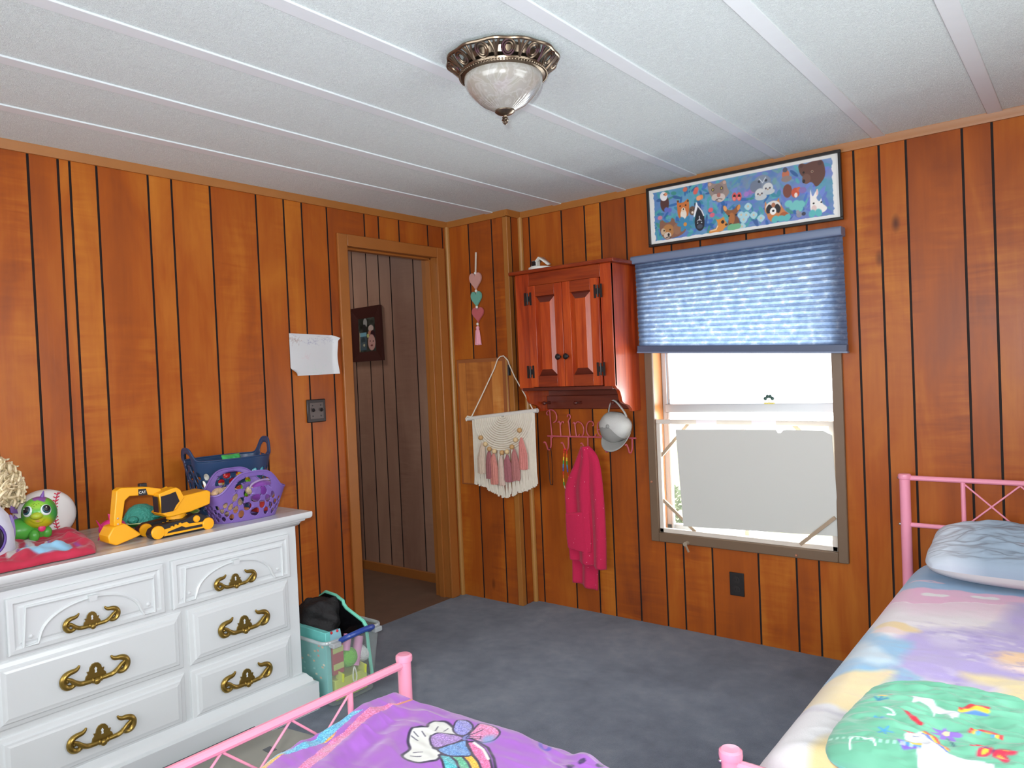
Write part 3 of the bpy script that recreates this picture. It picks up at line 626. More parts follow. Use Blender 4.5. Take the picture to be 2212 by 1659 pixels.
build('fringe',mfz,m_cr,mc_)
bp_=[(.262,.962),(.296,.925),(.325,.898),(.362,.886),(.418,.880),(.455,.886),(.492,.915),(.52,.955),(.552,1.01)]
for i,(x,z) in enumerate(bp_): build('bead',MB().ball((x,my-.026,z+.012),.0145,14,10),M('bead_wood_%d'%(i%2),S(*((214,186,140) if i%2 else (192,150,98))),.5) if i<2 else bpy.data.materials['bead_wood_%d'%(i%2)],mc_)
TZ=[(.27,.945,.76,(206,186,166)),(.318,.90,.735,(158,98,100)),(.352,.886,.705,(200,132,120)),(.405,.872,.70,(206,180,166)),(.452,.88,.725,(164,102,108)),(.505,.915,.735,(176,116,112)),(.56,.98,.80,(206,132,124))]
for i,(x,z,b,c) in enumerate(TZ):
    mt=MB(); w=.026 if i not in (3,) else .018
    for k in range(40):
        a=2*PI*k/40+r.random()*.2; q=w*(.55+.45*r.random()); x2=x+(-.012 if i==0 else .006*(i>3)); mt.tube([(x+.003*math.cos(a),my-.022,z),(x+.55*q*math.cos(a),my-.024+.4*q*math.sin(a),z-.03),(x2+q*math.cos(a),my-.022+.5*q*math.sin(a),(z+b)/2),(x2+q*math.cos(a),my-.022+.5*q*math.sin(a),b+.012*r.random())],[.003,.0045,.005,.005],5)
    o=build('tassel',mt,M('tassel_yarn_%d'%i,S(*c),.9,var=.18,vs=90),mc_); o['label']=('cream fleck','dark rose','salmon pink','cream fleck','mauve rose','flecked rose','salmon pink')[i]+' yarn tassel'
#@@SECTION hooks
# ------------------------------------------------------------------ hook rack and what hangs on it
hk=thing('hook_rack','pink wire wall rack spelling Princess with five hooks below','hook rack',(.9,-.012,.9))
m_hook=M('rack_pink',S(196,92,104),.4)
HX=lambda X:.5494+.000467*X
HZ=lambda X,Y:.974+(650+.0288*(X-140)-Y)*.000416
build('rack_bar',MB().tube([(.613,-.014,.974),(1.184,-.014,.974)],.0048,8),m_hook,hk)
def stroke(pts,r_=.0036):
    q=[(HX(a),-.014,HZ(a,b)) for a,b in pts]; q=[tuple(w) for w in cr(q,False,4)]; return MB().tube(q,r_,7)
LET=[('P',[[(185,300),(190,420),(198,560),(205,680)],[(160,360),(140,350),(145,315),(200,290),(255,315),(285,375),(275,440),(235,468)]]),
('r',[[(300,468),(318,452),(330,475),(332,560),(336,655)],[(330,520),(350,470),(375,458),(385,478)]]),
('i',[[(448,466),(458,462),(462,540),(470,662)],[(443,396),(450,368),(474,366),(484,400),(462,436),(456,464)]]),
('n',[[(520,485),(535,468),(545,500),(553,600),(562,668)],[(545,500),(570,470),(600,464),(640,490),(666,545),(664,610),(640,655),(610,662),(596,645),(612,630)]]),
('c',[[(790,520),(806,505),(792,468),(755,460),(722,490),(706,550),(712,610),(742,655),(785,668),(825,650),(838,625)]]),
('e',[[(868,575),(915,545),(930,505),(905,470),(875,480),(858,530),(862,600),(890,650),(935,665),(975,650),(990,630)]]),
('s',[[(1062,495),(1035,468),(1008,488),(1016,530),(1050,575),(1062,625),(1040,662),(1004,655)]]),
('s',[[(1182,498),(1155,471),(1128,491),(1136,533),(1170,578),(1182,628),(1160,665),(1124,658)]])]
for ch,st in LET:
    mb=MB()
    for s_ in st:
        q=stroke(s_); mb.add(q.v,q.f)
    build('letter',mb,m_hook,hk)
HK=[.638,.757,.886,1.019,1.161]
for x in HK: build('hook',MB().tube([tuple(w) for w in cr([(x,-.014,.974),(x,-.016,.94),(x,-.02,.915),(x,-.034,.899),(x,-.05,.903),(x,-.06,.925),(x-.004,-.07,.945),(x-.008,-.078,.942)],False,4)],.0042,7),m_hook,hk)
tag(build('black_necklace',MB().tube([tuple(w) for w in cr([(.638,-.036,.907),(.626,-.034,.89),(.625,-.03,.8),(.628,-.028,.71),(.638,-.028,.697),(.648,-.03,.71),(.65,-.032,.8),(.649,-.034,.89)],True,6)],.0022,6,True),m_black),'thin black necklace loop hanging from the first pink hook','necklace')
rn=thing('rainbow_necklace','rainbow striped bead necklace hanging from the second pink hook','necklace',(.752,-.04,.69))
RC=[(208,48,40),(232,110,36),(236,204,60),(70,168,76),(58,140,196),(84,84,170)]
mb=MB(); st=[]
for (xa,za,xb,zb,n_) in ((.748,.9,.737,.705,30),(.766,.898,.772,.74,24)):
    for k in range(n_):
        t=k/(n_-1); x=xa+(xb-xa)*t-.006*math.sin(t*PI); z=za+(zb-za)*t
        mb.ball((x,-.048,z),.0042,8,6,0,tuple(linarr(RC[(k//3)%6])))
mb.ball((.757,-.054,.906),(.012,.006,.006),8,6,0,tuple(linarr(RC[0])))
build('beads',mb,M('bead_plastic',None,.35,attr=True),rn,colattr=True)
build('cord_end',MB().tube([(.737,-.048,.705),(.742,-.048,.69),(.75,-.048,.672)],.0022,6),bpy.data.materials['cream_cord'],rn)
# pink towel
tw=thing('pink_towel','bright pink fleecy towel hanging from the middle pink hook','towel',(.9,-.05,.14))
def fleece(name,c):
    m,nt,out=newmat(name); t=NT(nt); tc=t.n('ShaderNodeTexCoord').outputs['Object']
    n=t.noise(tc,240,3); v=t.n('ShaderNodeTexVoronoi'); v.inputs['Scale'].default_value=42; t.l(tc,v.inputs['Vector'])
    sp=t.math('LESS_THAN',v.outputs['Distance'],.075)
    col=t.mix(t.math('MULTIPLY',n,.5),S(*c),S(*[q*.8 for q in c])); col=t.mix(t.math('MULTIPLY',sp,.8),col,S(250,190,205))
    t.bsdf(out,**{'Base Color':col,'Roughness':.95,'Sheen Weight':.15,'Specular IOR Level':.1,'Normal':t.bump(n,.4,.004)}); return m
m_tow=fleece('towel_pink',(206,44,84))
def drape(name,L,R,nt_,ns,yf,seed):
    # L,R: outline points (x,z) down the two edges with matching parameter
    G=np.zeros((nt_,ns,3))
    Lc=np.array(cr([(a,b) for a,b in L],False,12)); Rc=np.array(cr([(a,b) for a,b in R],False,12))
    for i in range(nt_):
        f=i/(nt_-1); l=Lc[int(round(f*(len(Lc)-1)))]; q=Rc[int(round(f*(len(Rc)-1)))]
        for j in range(ns):
            u=j/(ns-1); G[i,j]=(l[0]*(1-u)+q[0]*u, yf(u,f), l[1]*(1-u)+q[1]*u)
    return MB().grid(G)
def yf1(u,f):
    am=min(1,f*1.6); return -.048-.03*am*(.5+.5*math.cos(2*PI*(u*2.1-.1+.12*f)))-.02*math.sin(PI*u)-.03*(1-am)-.03*(u>.66)*am*math.sin((u-.66)/.34*PI)
build('towel_front',drape('t',[(.886,.93),(.862,.88),(.832,.82),(.79,.745),(.768,.68),(.766,.6),(.773,.45),(.777,.36),(.78,.30)],[(.93,.93),(.962,.905),(.985,.87),(1.0,.80),(1.006,.72),(1.011,.6),(1.012,.45),(1.009,.36),(1.005,.272)],60,46,yf1,1),m_tow,tw,smooth=180,solid=.012,recalc=False)
build('towel_tail',drape('t',[(.80,.42),(.778,.36),(.776,.27),(.772,.165)],[(.95,.42),(.94,.34),(.928,.24),(.922,.137)],24,26,lambda u,f:-.038-.014*math.cos(2*PI*u*1.6)-.012*u,2),m_tow,tw,smooth=180,solid=.012,recalc=False)
build('towel_fold',drape('t',[(.782,.56),(.782,.46),(.786,.40),(.79,.372)],[(.92,.58),(.925,.46),(.925,.4),(.92,.352)],20,22,lambda u,f:-.105-.01*math.sin(PI*u)+.02*u,3),m_tow,tw,smooth=180,solid=.012,recalc=False)
# cap
cp=thing('baseball_hat','white and grey baseball cap hanging from the end cabinet peg by its strap','cap',(1.105,-.1,.92))
m_capw=M('cap_white_mesh',S(196,196,192),.8,bump=.3,bs=300); m_capg=M('cap_grey',S(150,150,146),.85,bump=.2,bs=250)
mb=MB(); nu,nv=40,16; G=np.zeros((nv+1,nu,3)); cx0,cz0=1.105,1.035
for j in range(nv+1):
    ph=j/nv*PI*.5
    for i in range(nu):
        t=2*PI*i/nu; wob=1+.035*math.sin(3*t+1)+.02*math.sin(7*t); rr=math.sin(ph)
        x=cx0+.088*rr*math.cos(t)*wob+.01*(1-rr)-.01; z=cz0+.083*rr*math.sin(t)*wob+.012*(1-rr)
        G[j,i]=(x,-.055-.095*math.cos(ph)**.8+.0*rr,z)
mb.grid(G,cv=True)
# grey front half: below the slanted seam
for q,f in enumerate(mb.f):
    c=np.mean([mb.v[k] for k in f],0)
    if (c[2]-cz0)+.25*(c[0]-cx0)*(-.3 if c[0]<cx0 else 4.4)<.008: mb.m[q]=1
build('crown',mb,[m_capw,m_capg],cp,smooth=60,solid=.003,recalc=False)
build('button',MB().ball((1.098,-.153,1.047),(.011,.006,.011),12,8),m_capg,cp)
nb_=18; G=np.zeros((nb_,7,3))
for i in range(nb_):
    t=PI+PI*(i/(nb_-1)); 
    for j in range(7):
        w=j/6; k=math.sin(PI*(i/(nb_-1)))**.6
        G[i,j]=(cx0+.078*math.cos(t)*(1+.02*w)+.006,-.09-.075*w*k+.012*math.cos(t)**2,cz0-.022+.055*math.sin(t)*(.9)+(-.046*w)*k)
build('brim',MB().grid(G),m_capg,cp,smooth=60,solid=.004,recalc=False)
build('strap',MB().tube([tuple(w) for w in cr([(1.05,-.062,1.095),(1.07,-.075,1.15),(1.095,-.085,1.178),(1.12,-.083,1.165),(1.15,-.07,1.12),(1.16,-.06,1.09)],False,5)],.007,8,flat=.35),m_capw,cp)
# ------------------------------------------------------------------ small wall things
def plate(name,label,cat,P,mk):
    return None
sw=thing('light_switch','dark bronze double light switch plate between the drawing and the dresser corner','light switch',(.004,-1.147,1.14))
m_brz=M('bronze_dark',S(42,33,32),.35,metal=.3)
build('switch_plate',MB().prism([(0,1.14),(.006,1.14),(.012,1.15),(.012,1.246),(.006,1.256),(0,1.256)],-1.204,-1.091,'y') if False else B(.001,.010,-1.204,-1.091,1.14,1.256),m_brz,sw,bevel=.004)
build('switch_inset',B(.010,.012,-1.188,-1.107,1.157,1.239),M('switch_grey',S(84,72,68),.35,metal=.3),sw,bevel=.002)
for y in (-1.172,-1.123):
    build('toggle',MB().obox((.012,y,1.198),(.024,y,1.206),.008,.014),m_black,sw,bevel=.001)
    for z in (1.172,1.225): build('screw',MB().lathe([(.0035,0),(.003,.002),(0,.0022)],(.012,y,z),8,axis='x'),m_black,sw)
ot=thing('power_outlet','black power outlet plate low on the panelling under the window','outlet',(1.698,-.005,.22))
build('outlet_plate',B(1.662,1.733,-.007,-.0005,.219,.332),M('outlet_black',S(30,25,24),.45),ot,bevel=.002)
for z in (.253,.298):
    so=build('socket',MB().lathe([(.017,0),(.017,-.002),(0,-.002)],(1.698,-.007,z),20,axis='y'),M('socket_black',S(38,32,30),.5) if z<.28 else bpy.data.materials['socket_black'],ot)
    build('slot',MB().box(1.690,1.692,-.0098,-.009,z-.006,z+.006).box(1.703,1.705,-.0098,-.009,z-.006,z+.006),m_groove,so)
# child's drawing
NU,NV=90,70; U,V=np.meshgrid(np.linspace(0,1,NU),np.linspace(0,1,NV),indexing='ij')
p=Paint(U,V,(204,205,206)); r=random.Random(2)
for cx_,cy_,n_,c,s_ in ((.13,.86,26,(150,120,110),.05),(.47,.82,30,(140,140,170),.07),(.8,.9,22,(150,150,175),.07),(.33,.45,12,(206,180,186),.04),(.6,.12,16,(176,206,190),.12)):
    for k in range(n_): a=(cx_+r.gauss(0,s_),cy_+r.gauss(0,s_*.6)); b=(a[0]+r.gauss(0,.05),a[1]+r.gauss(0,.05)); p.line([a,b],.006,c,.006,al=.55)
p.line([(.04,.97),(.5,.965),(.97,.93)],.004,(170,170,186),.004)
G=np.zeros((NU,NV,3)); keep=np.ones((NU,NV),bool)
y_=-1.284+.282*U; zt=1.586-.008*U; zb_=1.376+.004*U
cl_=.02*np.clip((U-.9)/.1,0,1)**2+.02*np.clip((V-.9)/.1,0,1)**2*np.clip((U-.85)/.15,0,1)+.025*np.clip((.12-U)/.12,0,1)*np.clip((.15-V)/.15,0,1)
zz_=zb_+(zt-zb_)*V
zz_=zz_-(.016*np.clip((U-.88)/.12,0,1)**2*np.clip((V-.5)/.5,0,1))+.014*np.clip((.12-U)/.12,0,1)**1*np.clip((.2-V)/.2,0,1)
y_=y_+.012*np.clip((.15-U)/.15,0,1)*np.clip((.2-V)/.2,0,1)*1.5-.008*np.sin(V*PI)*np.clip((U-.9)/.1,0,1)
G[...,0]=.004+cl_+.004*np.sin(U*5)*np.sin(V*4)**2; G[...,1]=y_; G[...,2]=zz_
tag(build('drawing_sheet',MB().grid(G,cols=p.lin()),M('drawing_paper',None,.8,attr=True),smooth=180,colattr=True,recalc=False),"white sheet with faint crayon scribbles pinned beside the doorway above the switch",'drawing')
# framed photograph in the hall
hf=thing('hall_photo_frame','dark wooden framed family photo on the hall wall seen through the doorway','picture',(-.865,-.04,1.465))
A0=[(-1.024,1.465),(-.708,1.467),(-.716,1.843),(-1.022,1.838)]; A1=[(-.95,1.53),(-.777,1.535),(-.779,1.766),(-.949,1.761)]
mb=MB()
for k in range(4):
    j=(k+1)%4; a,b,c,d=A0[k],A0[j],A1[j],A1[k]
    mb.add([(a[0],-.034,a[1]),(b[0],-.034,b[1]),(b[0],-.058,b[1]),(a[0],-.058,a[1]),(c[0],-.046,c[1]),(d[0],-.046,d[1])],[(0,1,2,3),(3,2,4,5)])
build('photo_frame',mb,M('frame_mahogany',S(66,32,28),.35),hf,smooth=0)
NU,NV=60,80; U,V=np.meshgrid(np.linspace(0,1,NU),np.linspace(0,1,NV),indexing='ij')
n1=fbm(U*6,V*8,5); p=Paint(U,V,(52,56,50)); p.C=p.C+(n1[...,None]-.5)*90
p.ell(.42,.86,.12,.14,(150,150,146),10); p.ell(.35,.72,.12,.1,(40,40,40)); p.ell(.75,.68,.16,.1,(190,170,160)); p.ell(.7,.55,.14,.07,(190,130,110)); p.ell(.85,.5,.14,.12,(56,30,36))
p.poly([(.02,.05),(.45,.05),(.48,.58),(.05,.58)],(70,90,100)); p.poly([(.05,.46),(.46,.46),(.47,.58),(.06,.58)],(116,166,180)); p.ell(.26,.34,.13,.1,(54,66,70)); p.ell(.28,.2,.16,.1,(80,92,96)); p.ell(.3,.2,.05,.04,(190,186,150))
p.ell(.76,.26,.22,.24,(196,150,140)); p.ell(.68,.3,.03,.02,(60,40,40)); p.ell(.86,.29,.03,.02,(60,40,40)); p.ell(.76,.17,.07,.03,(120,60,60)); p.ell(.56,.47,.07,.06,(190,190,120)); p.line([(.03,.02),(.06,.58)],.03,(206,176,140),.02)
A_=np.array([(a,-.047,b) for a,b in A1]); G=(A_[0]*(1-U)[...,None]+A_[1]*U[...,None])*(1-V)[...,None]+(A_[3]*(1-U)[...,None]+A_[2]*U[...,None])*V[...,None]
build('photo_sheet',MB().grid(G,cols=p.lin()),M('photo_paper',None,.3,attr=True),hf,smooth=0,colattr=True,recalc=False)
#@@SECTION light
# ------------------------------------------------------------------ ceiling light
LX,LY=1.742,-1.722
cl=thing('ceiling_light','antique brass flush ceiling light with frosted glass bowl and pierced scalloped rim','ceiling light',(LX,LY,H))
m_abr=M('aged_brass',S(122,108,92),.28,metal=.9,var=.3,vs=40)
c0=(LX,LY,H)
build('ceiling_pan',MB().lathe([(.12,0),(.125,-.012),(.118,-.03),(.0,-.03)],c0,40),m_abr,cl)
sc_=lambda t,r,z:1+.028*math.cos(12*t)*(1 if r>.15 else 0)
rim=build('rim',MB().tube([(LX+(.170+.0028*math.cos(12*t))*math.cos(t),LY+(.170+.0028*math.cos(12*t))*math.sin(t),H-.012) for t in [2*PI*k/120 for k in range(120)]],.0055,8,True).tube([(LX+.128*math.cos(t),LY+.128*math.sin(t),H-.052) for t in [2*PI*k/80 for k in range(80)]],.006,8,True).lathe([(.128,-.054),(.134,-.05),(.13,-.062),(.119,-.066),(.114,-.06)],c0,64),m_abr,cl)
mb=MB()
for k in range(12):          # pierced filigree: an oval and a palmette in each bay
    t0=2*PI*(k+.5)/12; t1=2*PI*k/12
    for q in (1.0,.66):
        pts=[]
        for j in range(16):
            a=2*PI*j/16; t=t0+.125*q*math.cos(a); f=.5+.46*q*math.sin(a); rr=.131+.038*f; pts.append((LX+rr*math.cos(t),LY+rr*math.sin(t),H-.05+.036*f))
        mb.tube(pts,.0036,6,True)
    for s in (-1,0,1):
        pts=[]
        for j in range(6):
            f=j/5; t=t1+s*.1*f**1.5; rr=.131+.04*f; pts.append((LX+rr*math.cos(t),LY+rr*math.sin(t),H-.05+.036*f))
        mb.tube(pts,[.005,.0045,.004,.0038,.004,.003],6)
build('filigree',mb,m_abr,rim)
mb=MB()
for k in range(90):
    t=2*PI*k/90; mb.ball((LX+.1345*math.cos(t),LY+.1345*math.sin(t),H-.06),.0038,6,4)
build('beaded_ring',mb,m_abr,rim)
def bowlmat():
    m,nt,out=newmat('frosted_glass'); t=NT(nt); tc=t.n('ShaderNodeTexCoord').outputs['Object']
    n=t.noise(tc,26,3,.5,1.2); c=t.ramp(n,[(.42,S(148,145,136)),(.5,S(162,160,154)),(.56,S(150,147,140))])
    t.bsdf(out,**{'Base Color':c,'Roughness':.22,'Coat Weight':.6,'Coat Roughness':.08,'Subsurface Weight':.0}); return m
fl=lambda t,r,z:1.05+(.02*math.cos(40*t) if .02<r<.072 else 0)
prof=[(.113,-.058),(.116,-.068),(.114,-.085),(.107,-.102),(.094,-.12),(.079,-.136),(.065,-.148),(.058,-.152),(.047,-.159),(.034,-.167),(.02,-.176),(.0,-.18)]
build('glass_bowl',MB().lathe(prof,c0,160,rf=fl),bowlmat(),cl,smooth=40)
fin=build('finial',MB().lathe([(r_*1.12,-.171+(z_+.158)*.48) for r_,z_ in [(.028,-.158),(.0275,-.165),(.022,-.176),(.013,-.185),(.006,-.190),(.005,-.2),(.008,-.202),(.008,-.205),(.005,-.207),(.009,-.214),(.0095,-.22),(.005,-.228),(.0075,-.233),(.006,-.243),(.001,-.252),(0,-.253)]],c0,64,rf=lambda t,r,z:1+(.08*math.cos(20*t) if z>-.17 else (.1*math.cos(5*t+z*400) if z<-.19 else 0))),m_abr,cl)
cl.scale=(.95,.95,.9)
#@@SECTION dresser
# ------------------------------------------------------------------ dresser
DZ=.815; DYa,DYb=-3.22,-1.643
dr=thing('dresser','long white painted dresser with brass bail pulls beside the doorway','dresser',(.27,-2.43,0))
build('carcass',B(.025,.496,DYa,DYb,.03,.765),m_white,dr,bevel=.003)
top=[(.012,DZ),(.536,DZ),(.545,DZ-.006),(.545,DZ-.02),(.54,DZ-.026),(.525,DZ-.028),(.522,DZ-.036),(.512,DZ-.04),(.506,DZ-.052),(.5,DZ-.056),(.012,DZ-.056)]
def ring(mb,prof,yo):     # moulding that returns round the end: profile offsets (out, z)
    pass
mb=MB(); tp=[(.049,DZ-.0),(.05,DZ-.007),(.049,DZ-.02),(.044,DZ-.026),(.03,DZ-.028),(.027,DZ-.036),(.016,DZ-.04),(.01,DZ-.052),(.002,DZ-.056)]
lo=[[(.012,DYa-q,z),(.496+q,DYa-q,z),(.496+q,DYb+q,z),(.012,DYb+q,z)] for q,z in tp]
vs=[p_ for l in lo for p_ in l]; fs=[(0,1,2,3),tuple((len(lo)-1)*4+k for k in range(4))]
for i in range(len(lo)-1):
    for k in range(4): fs.append((i*4+k,i*4+(k+1)%4,(i+1)*4+(k+1)%4,(i+1)*4+k))
def topmat():
    m,nt,out=newmat('worn_white_top'); t=NT(nt); tc=t.n('ShaderNodeTexCoord').outputs['Object']
    f=t.noise(t.map(tc,(30,2.2,30)),1,4,.65,.5); sp=t.n('ShaderNodeSeparateXYZ'); t.l(t.n('ShaderNodeNewGeometry').outputs['Normal'],sp.inputs[0])
    k=t.math('MULTIPLY',t.math('MULTIPLY',t.math('MAXIMUM',t.math('SUBTRACT',f,.42),0),3.2),t.math('GREATER_THAN',sp.outputs[2],.7))
    c=t.mix(t.math('MINIMUM',k,.8),S(208,210,210),S(172,152,130)); t.bsdf(out,**{'Base Color':c,'Roughness':.3,'Coat Weight':.2}); return m
build('top',MB().add(vs,fs),topmat(),dr,smooth=40)
bs=[(.004,.152),(.012,.148),(.02,.138),(.03,.13),(.034,.118),(.05,.112),(.05,.0)]
lo=[[(.02,DYa-q*.8,z),(.498+q,DYa-q*.8,z),(.498+q,DYb+q*.8,z),(.02,DYb+q*.8,z)] for q,z in bs]
vs=[p_ for l in lo for p_ in l]; fs=[(0,1,2,3),tuple((len(lo)-1)*4+k for k in range(4))]
for i in range(len(lo)-1):
    for k in range(4): fs.append((i*4+k,i*4+(k+1)%4,(i+1)*4+(k+1)%4,(i+1)*4+k))
build('plinth',MB().add(vs,fs),m_white,dr,smooth=40)
def rect_levels(y0,y1,z0,z1,L,mb):
    lo=[[(x,y0+i,z0+i),(x,y1-i,z0+i),(x,y1-i,z1-i),(x,y0+i,z1-i)] for i,x in L]
    for u,w in zip(lo,lo[1:]):
        for k in range(4): mb.add([u[k],u[(k+1)%4],w[(k+1)%4],w[k]],[(0,1,2,3)])
    mb.add(lo[-1],[(0,1,2,3)])
# brass pull, unit = half width
hm=MB()
def hp2(pts,z=.12): return [(z,a,b) for a,b in pts]
for s in (-1,1):
    out_=[(.60,-.12),(.74,-.21),(.88,-.2),(.98,-.09),(1.0,.06),(.92,.19),(.78,.25),(.62,.27),(.53,.33),(.49,.40)]
    q=[(.10,s*a,b) for a,b in [tuple(w) for w in cr(out_,False,4)]]; n_=len(q)
    hm.tube(q,[.07+.035*math.sin(PI*min(1,i/n_*1.25)) if i<n_*.8 else .07*(1-(i/n_-.8)*3.4) for i in range(n_)],8)
    q=[(.16,s*a,b) for a,b in [tuple(w) for w in cr([(.9,.1),(.78,.02),(.66,-.1),(.5,-.19),(.3,-.21),(.14,-.22),(0,-.24)],False,4)]]
    hm.tube(q,[.05+.035*math.sin(PI*i/(len(q)-1)) for i in range(len(q))],8)
    hm.ball((.1,s*.86,.0),(.07,.07,.07),10,6)
hm.ball((.17,0,-.27),(.09,.11,.11),12,8); hm.ball((.17,-.13,-.22),(.07,.05,.09),10,6); hm.ball((.17,.13,-.22),(.07,.05,.09),10,6)
pl=[(.34,-.2),(.3,-.06),(.24,.0),(.27,.09),(.2,.08),(.17,.2),(.1,.29),(.0,.32),(-.1,.29),(-.17,.2),(-.2,.08),(-.27,.09),(-.24,.0),(-.3,-.06),(-.34,-.2)]
hm.prism([(a,b) for a,b in pl],.02,.085,'x')
hm.prism([(-.035,.0),(.035,.0),(.025,.08),(.045,.13),(.0,.19),(-.045,.13),(-.025,.08)],.08,.092,'x',1)
hme=bpy.data.meshes.new('bail_pull'); hme.from_pydata(hm.v,[],hm.f); hme.materials.append(m_brass); hme.materials.append(m_white); hme.polygons.foreach_set('material_index',hm.m)
b=bmesh.new(); b.from_mesh(hme); bmesh.ops.recalc_face_normals(b,faces=b.faces); b.to_mesh(b and hme); b.free(); hme.shade_smooth(); hme.set_sharp_from_angle(angle=math.radians(45))
def pull(dw,y,z,w):
    o=bpy.data.objects.new('handle',hme); COL.objects.link(o); o.parent=dw; O=org(dw); o.location=(.512-O[0],y-O[1],z-O[2]); o.scale=(w/2*.9,w/2,w/2); ORG[o.name]=O; return o
def drawer(y0,y1,z0,z1,kind,hy,hz,hw,dx=0,tilt=0):
    mb=MB()
    if kind==1:
        L=[(0,.494),(0,.508),(.004,.511),(.016,.512),(.022,.506),(.028,.506),(.034,.509),(.04,.509)]
        rect_levels(y0,y1,z0,z1,L,mb)
        yc=(y0+y1)/2; h=(y1-y0)/2
        path=[(y0+.04,z0+.018),(y0+.079,z0+.019)]+[(yc-.155*math.cos(t)*h/.2385,z0+.02+.098*math.sin(t)**.9) for t in [PI*k/22 for k in range(1,22)]]+[(y1-.074,z0+.016),(y1-.038,z0+.013),(y1-.038,z1-.04),(y0+.05,z1-.036)]
        mb.tube([(.510,a,b_) for a,b_ in path],.0055,6,True)
        mb.prism([(yc-.014,z0+.126),(yc+.014,z0+.126),(yc+.01,z0+.108),(yc-.01,z0+.108)],.506,.524,'x')
        for s in (-1,1): mb.ball((.51,yc+s*(h-.06),z0+.045),(.004,.007,.007),8,5)
    else:
        L=[(0,.494),(0,.5),(.004,.503),(.016,.506),(.021,.511),(.027,.512),(.034,.514),(.04,.514)]
        rect_levels(y0,y1,z0,z1,L,mb)
    if tilt:
        yc,zc=(y0+y1)/2,(z0+z1)/2
        mb.v=[(x+dx,y-(z-zc)*tilt,z+(y-yc)*tilt) for x,y,z in mb.v]
    d=build('drawer',mb,m_white,dr,smooth=30,recalc=True); pull(d,hy,hz,hw); return d
for y0,y1 in ((-3.175,-2.7),(-2.675,-2.198),(-2.17,-1.685)):
    drawer(y0,y1,.562,.735,1,(y0+y1)/2-.005,.61,.16)
for y0,y1,w in ((-3.17,-2.745,.197),(-2.72,-2.139,.197),(-2.117,-1.694,.197)):
    drawer(y0,y1,.345,.549,2,(y0+y1)/2-(.01 if w and y0>-2.8 and y0<-2.7 else 0),.437,w,0,.012 if y0>-2.2 else 0)
    drawer(y0,y1,.142,.325,2,(y0+y1)/2,.232,w)
#@@SECTION toys
# ------------------------------------------------------------------ things on the dresser
def basket(name,label,c,rimL,rimW,baseL,baseW,zb,zr,mat,hole_rows,handles,rot,rise,hole=(.011,.013),hh_=(.84,.09,.6)):
    """oval tote: grid (around, height); holes opened by deleting cells, vertices snapped to the hole edge"""
    t=thing(name,label,'basket',(c[0],c[1],zb))
    na,nh=220,44; cyr=math.cos(rot); syr=math.sin(rot)
    def rimz(a):       # rim height lifts into the handles
        z=zr
        for ha,hw,hh in handles:
            d=(a-ha+PI)%(2*PI)-PI; x=d/hw
            z+=hh*math.exp(-(x*x*1.25)**1.5)
        return z
    per=(rimL+rimW+baseL+baseW)/4*PI
    def pt(a,f):
        L=baseL+(rimL-baseL)*f; W=baseW+(rimW-baseW)*f; ca,sa=math.cos(a),math.sin(a); e=2/2.6
        x=.5*W*math.copysign(abs(ca)**e,ca); y=.5*L*math.copysign(abs(sa)**e,sa)
        return (c[0]+x*cyr-y*syr,c[1]+x*syr+y*cyr,zb+(rimz(a)-zb)*f)
    A=[(2*PI*i/na) for i in range(na)]; F=[j/nh for j in range(nh+1)]
    P=np.array([[(a,f) for f in F] for a in A])
    holes=[]
    for (f0,off,n) in hole_rows:
        for k in range(n): holes.append((2*PI*(k+off)/n,f0,hole[0],hole[1],False))
    for ha,hw,hh in handles: holes.append((ha,hh_[0],hw*hh_[2],hh_[1],True))
    dele=np.zeros((na,nh),bool); Q=P.copy()
    for (ha,hf,ra_,rf_,big) in holes:
        Lw=(baseL+(rimL-baseL)*hf); rr_=ra_ if big else ra_/(per/(2*PI)); ff=rf_ if big else rf_/(zr-zb)
        dA=(P[...,0]-ha+PI)%(2*PI)-PI; dF=P[...,1]-hf; R=np.sqrt((dA/rr_)**2+(dF/ff)**2)
        near=(np.abs(R-1)<.32)&(R>.05); s_=1/np.maximum(R,.05)
        Q[...,0]=np.where(near,ha+dA*s_,Q[...,0]); Q[...,1]=np.where(near,hf+dF*s_,Q[...,1])
        ca=(np.array(A)[:,None]+PI/na-ha+PI)%(2*PI)-PI; cf=(np.array(F)[None,:-1]+.5/nh)-hf
        dele|=((ca/rr_)**2+(cf/ff)**2)<.98
    mb=MB(); mb.v=[pt(Q[i,j,0],min(1,max(0,Q[i,j,1]))) for i in range(na) for j in range(nh+1)]; mb.c=[(1,1,1)]*len(mb.v)
    for i in range(na):
        for j in range(nh):
            if not dele[i,j]:
                i2=(i+1)%na; mb.f.append((i*(nh+1)+j,i2*(nh+1)+j,i2*(nh+1)+j+1,i*(nh+1)+j+1)); mb.m.append(0)
    build('basket_wall',mb,mat,t,smooth=50,solid=.004,recalc=True)
    build('basket_base',MB().prism([pt(a,.0)[:2] for a in A[::4]],zb,zb+.005,'z'),mat,t)
    build('basket_rim',MB().tube([pt(a,1) for a in A],.0042,6,True),mat,t)
    return t
m_navy=M('navy_plastic',S(38,62,96),.3); m_purp=M('purple_plastic',S(118,92,162),.38)
basket('navy_basket','navy plastic basket with oval holes and two end handles against the wall',(.165,-1.735),.36,.22,.27,.15,DZ,1.04,m_navy,[(.14,.1,22),(.29,.6,22),(.44,.1,22),(.59,.6,22),(.72,.1,22)],[(PI/2,.40,.07),(-PI/2,.40,.055)],-.05,.06,(.0115,.0145),(.84,.085,.55))
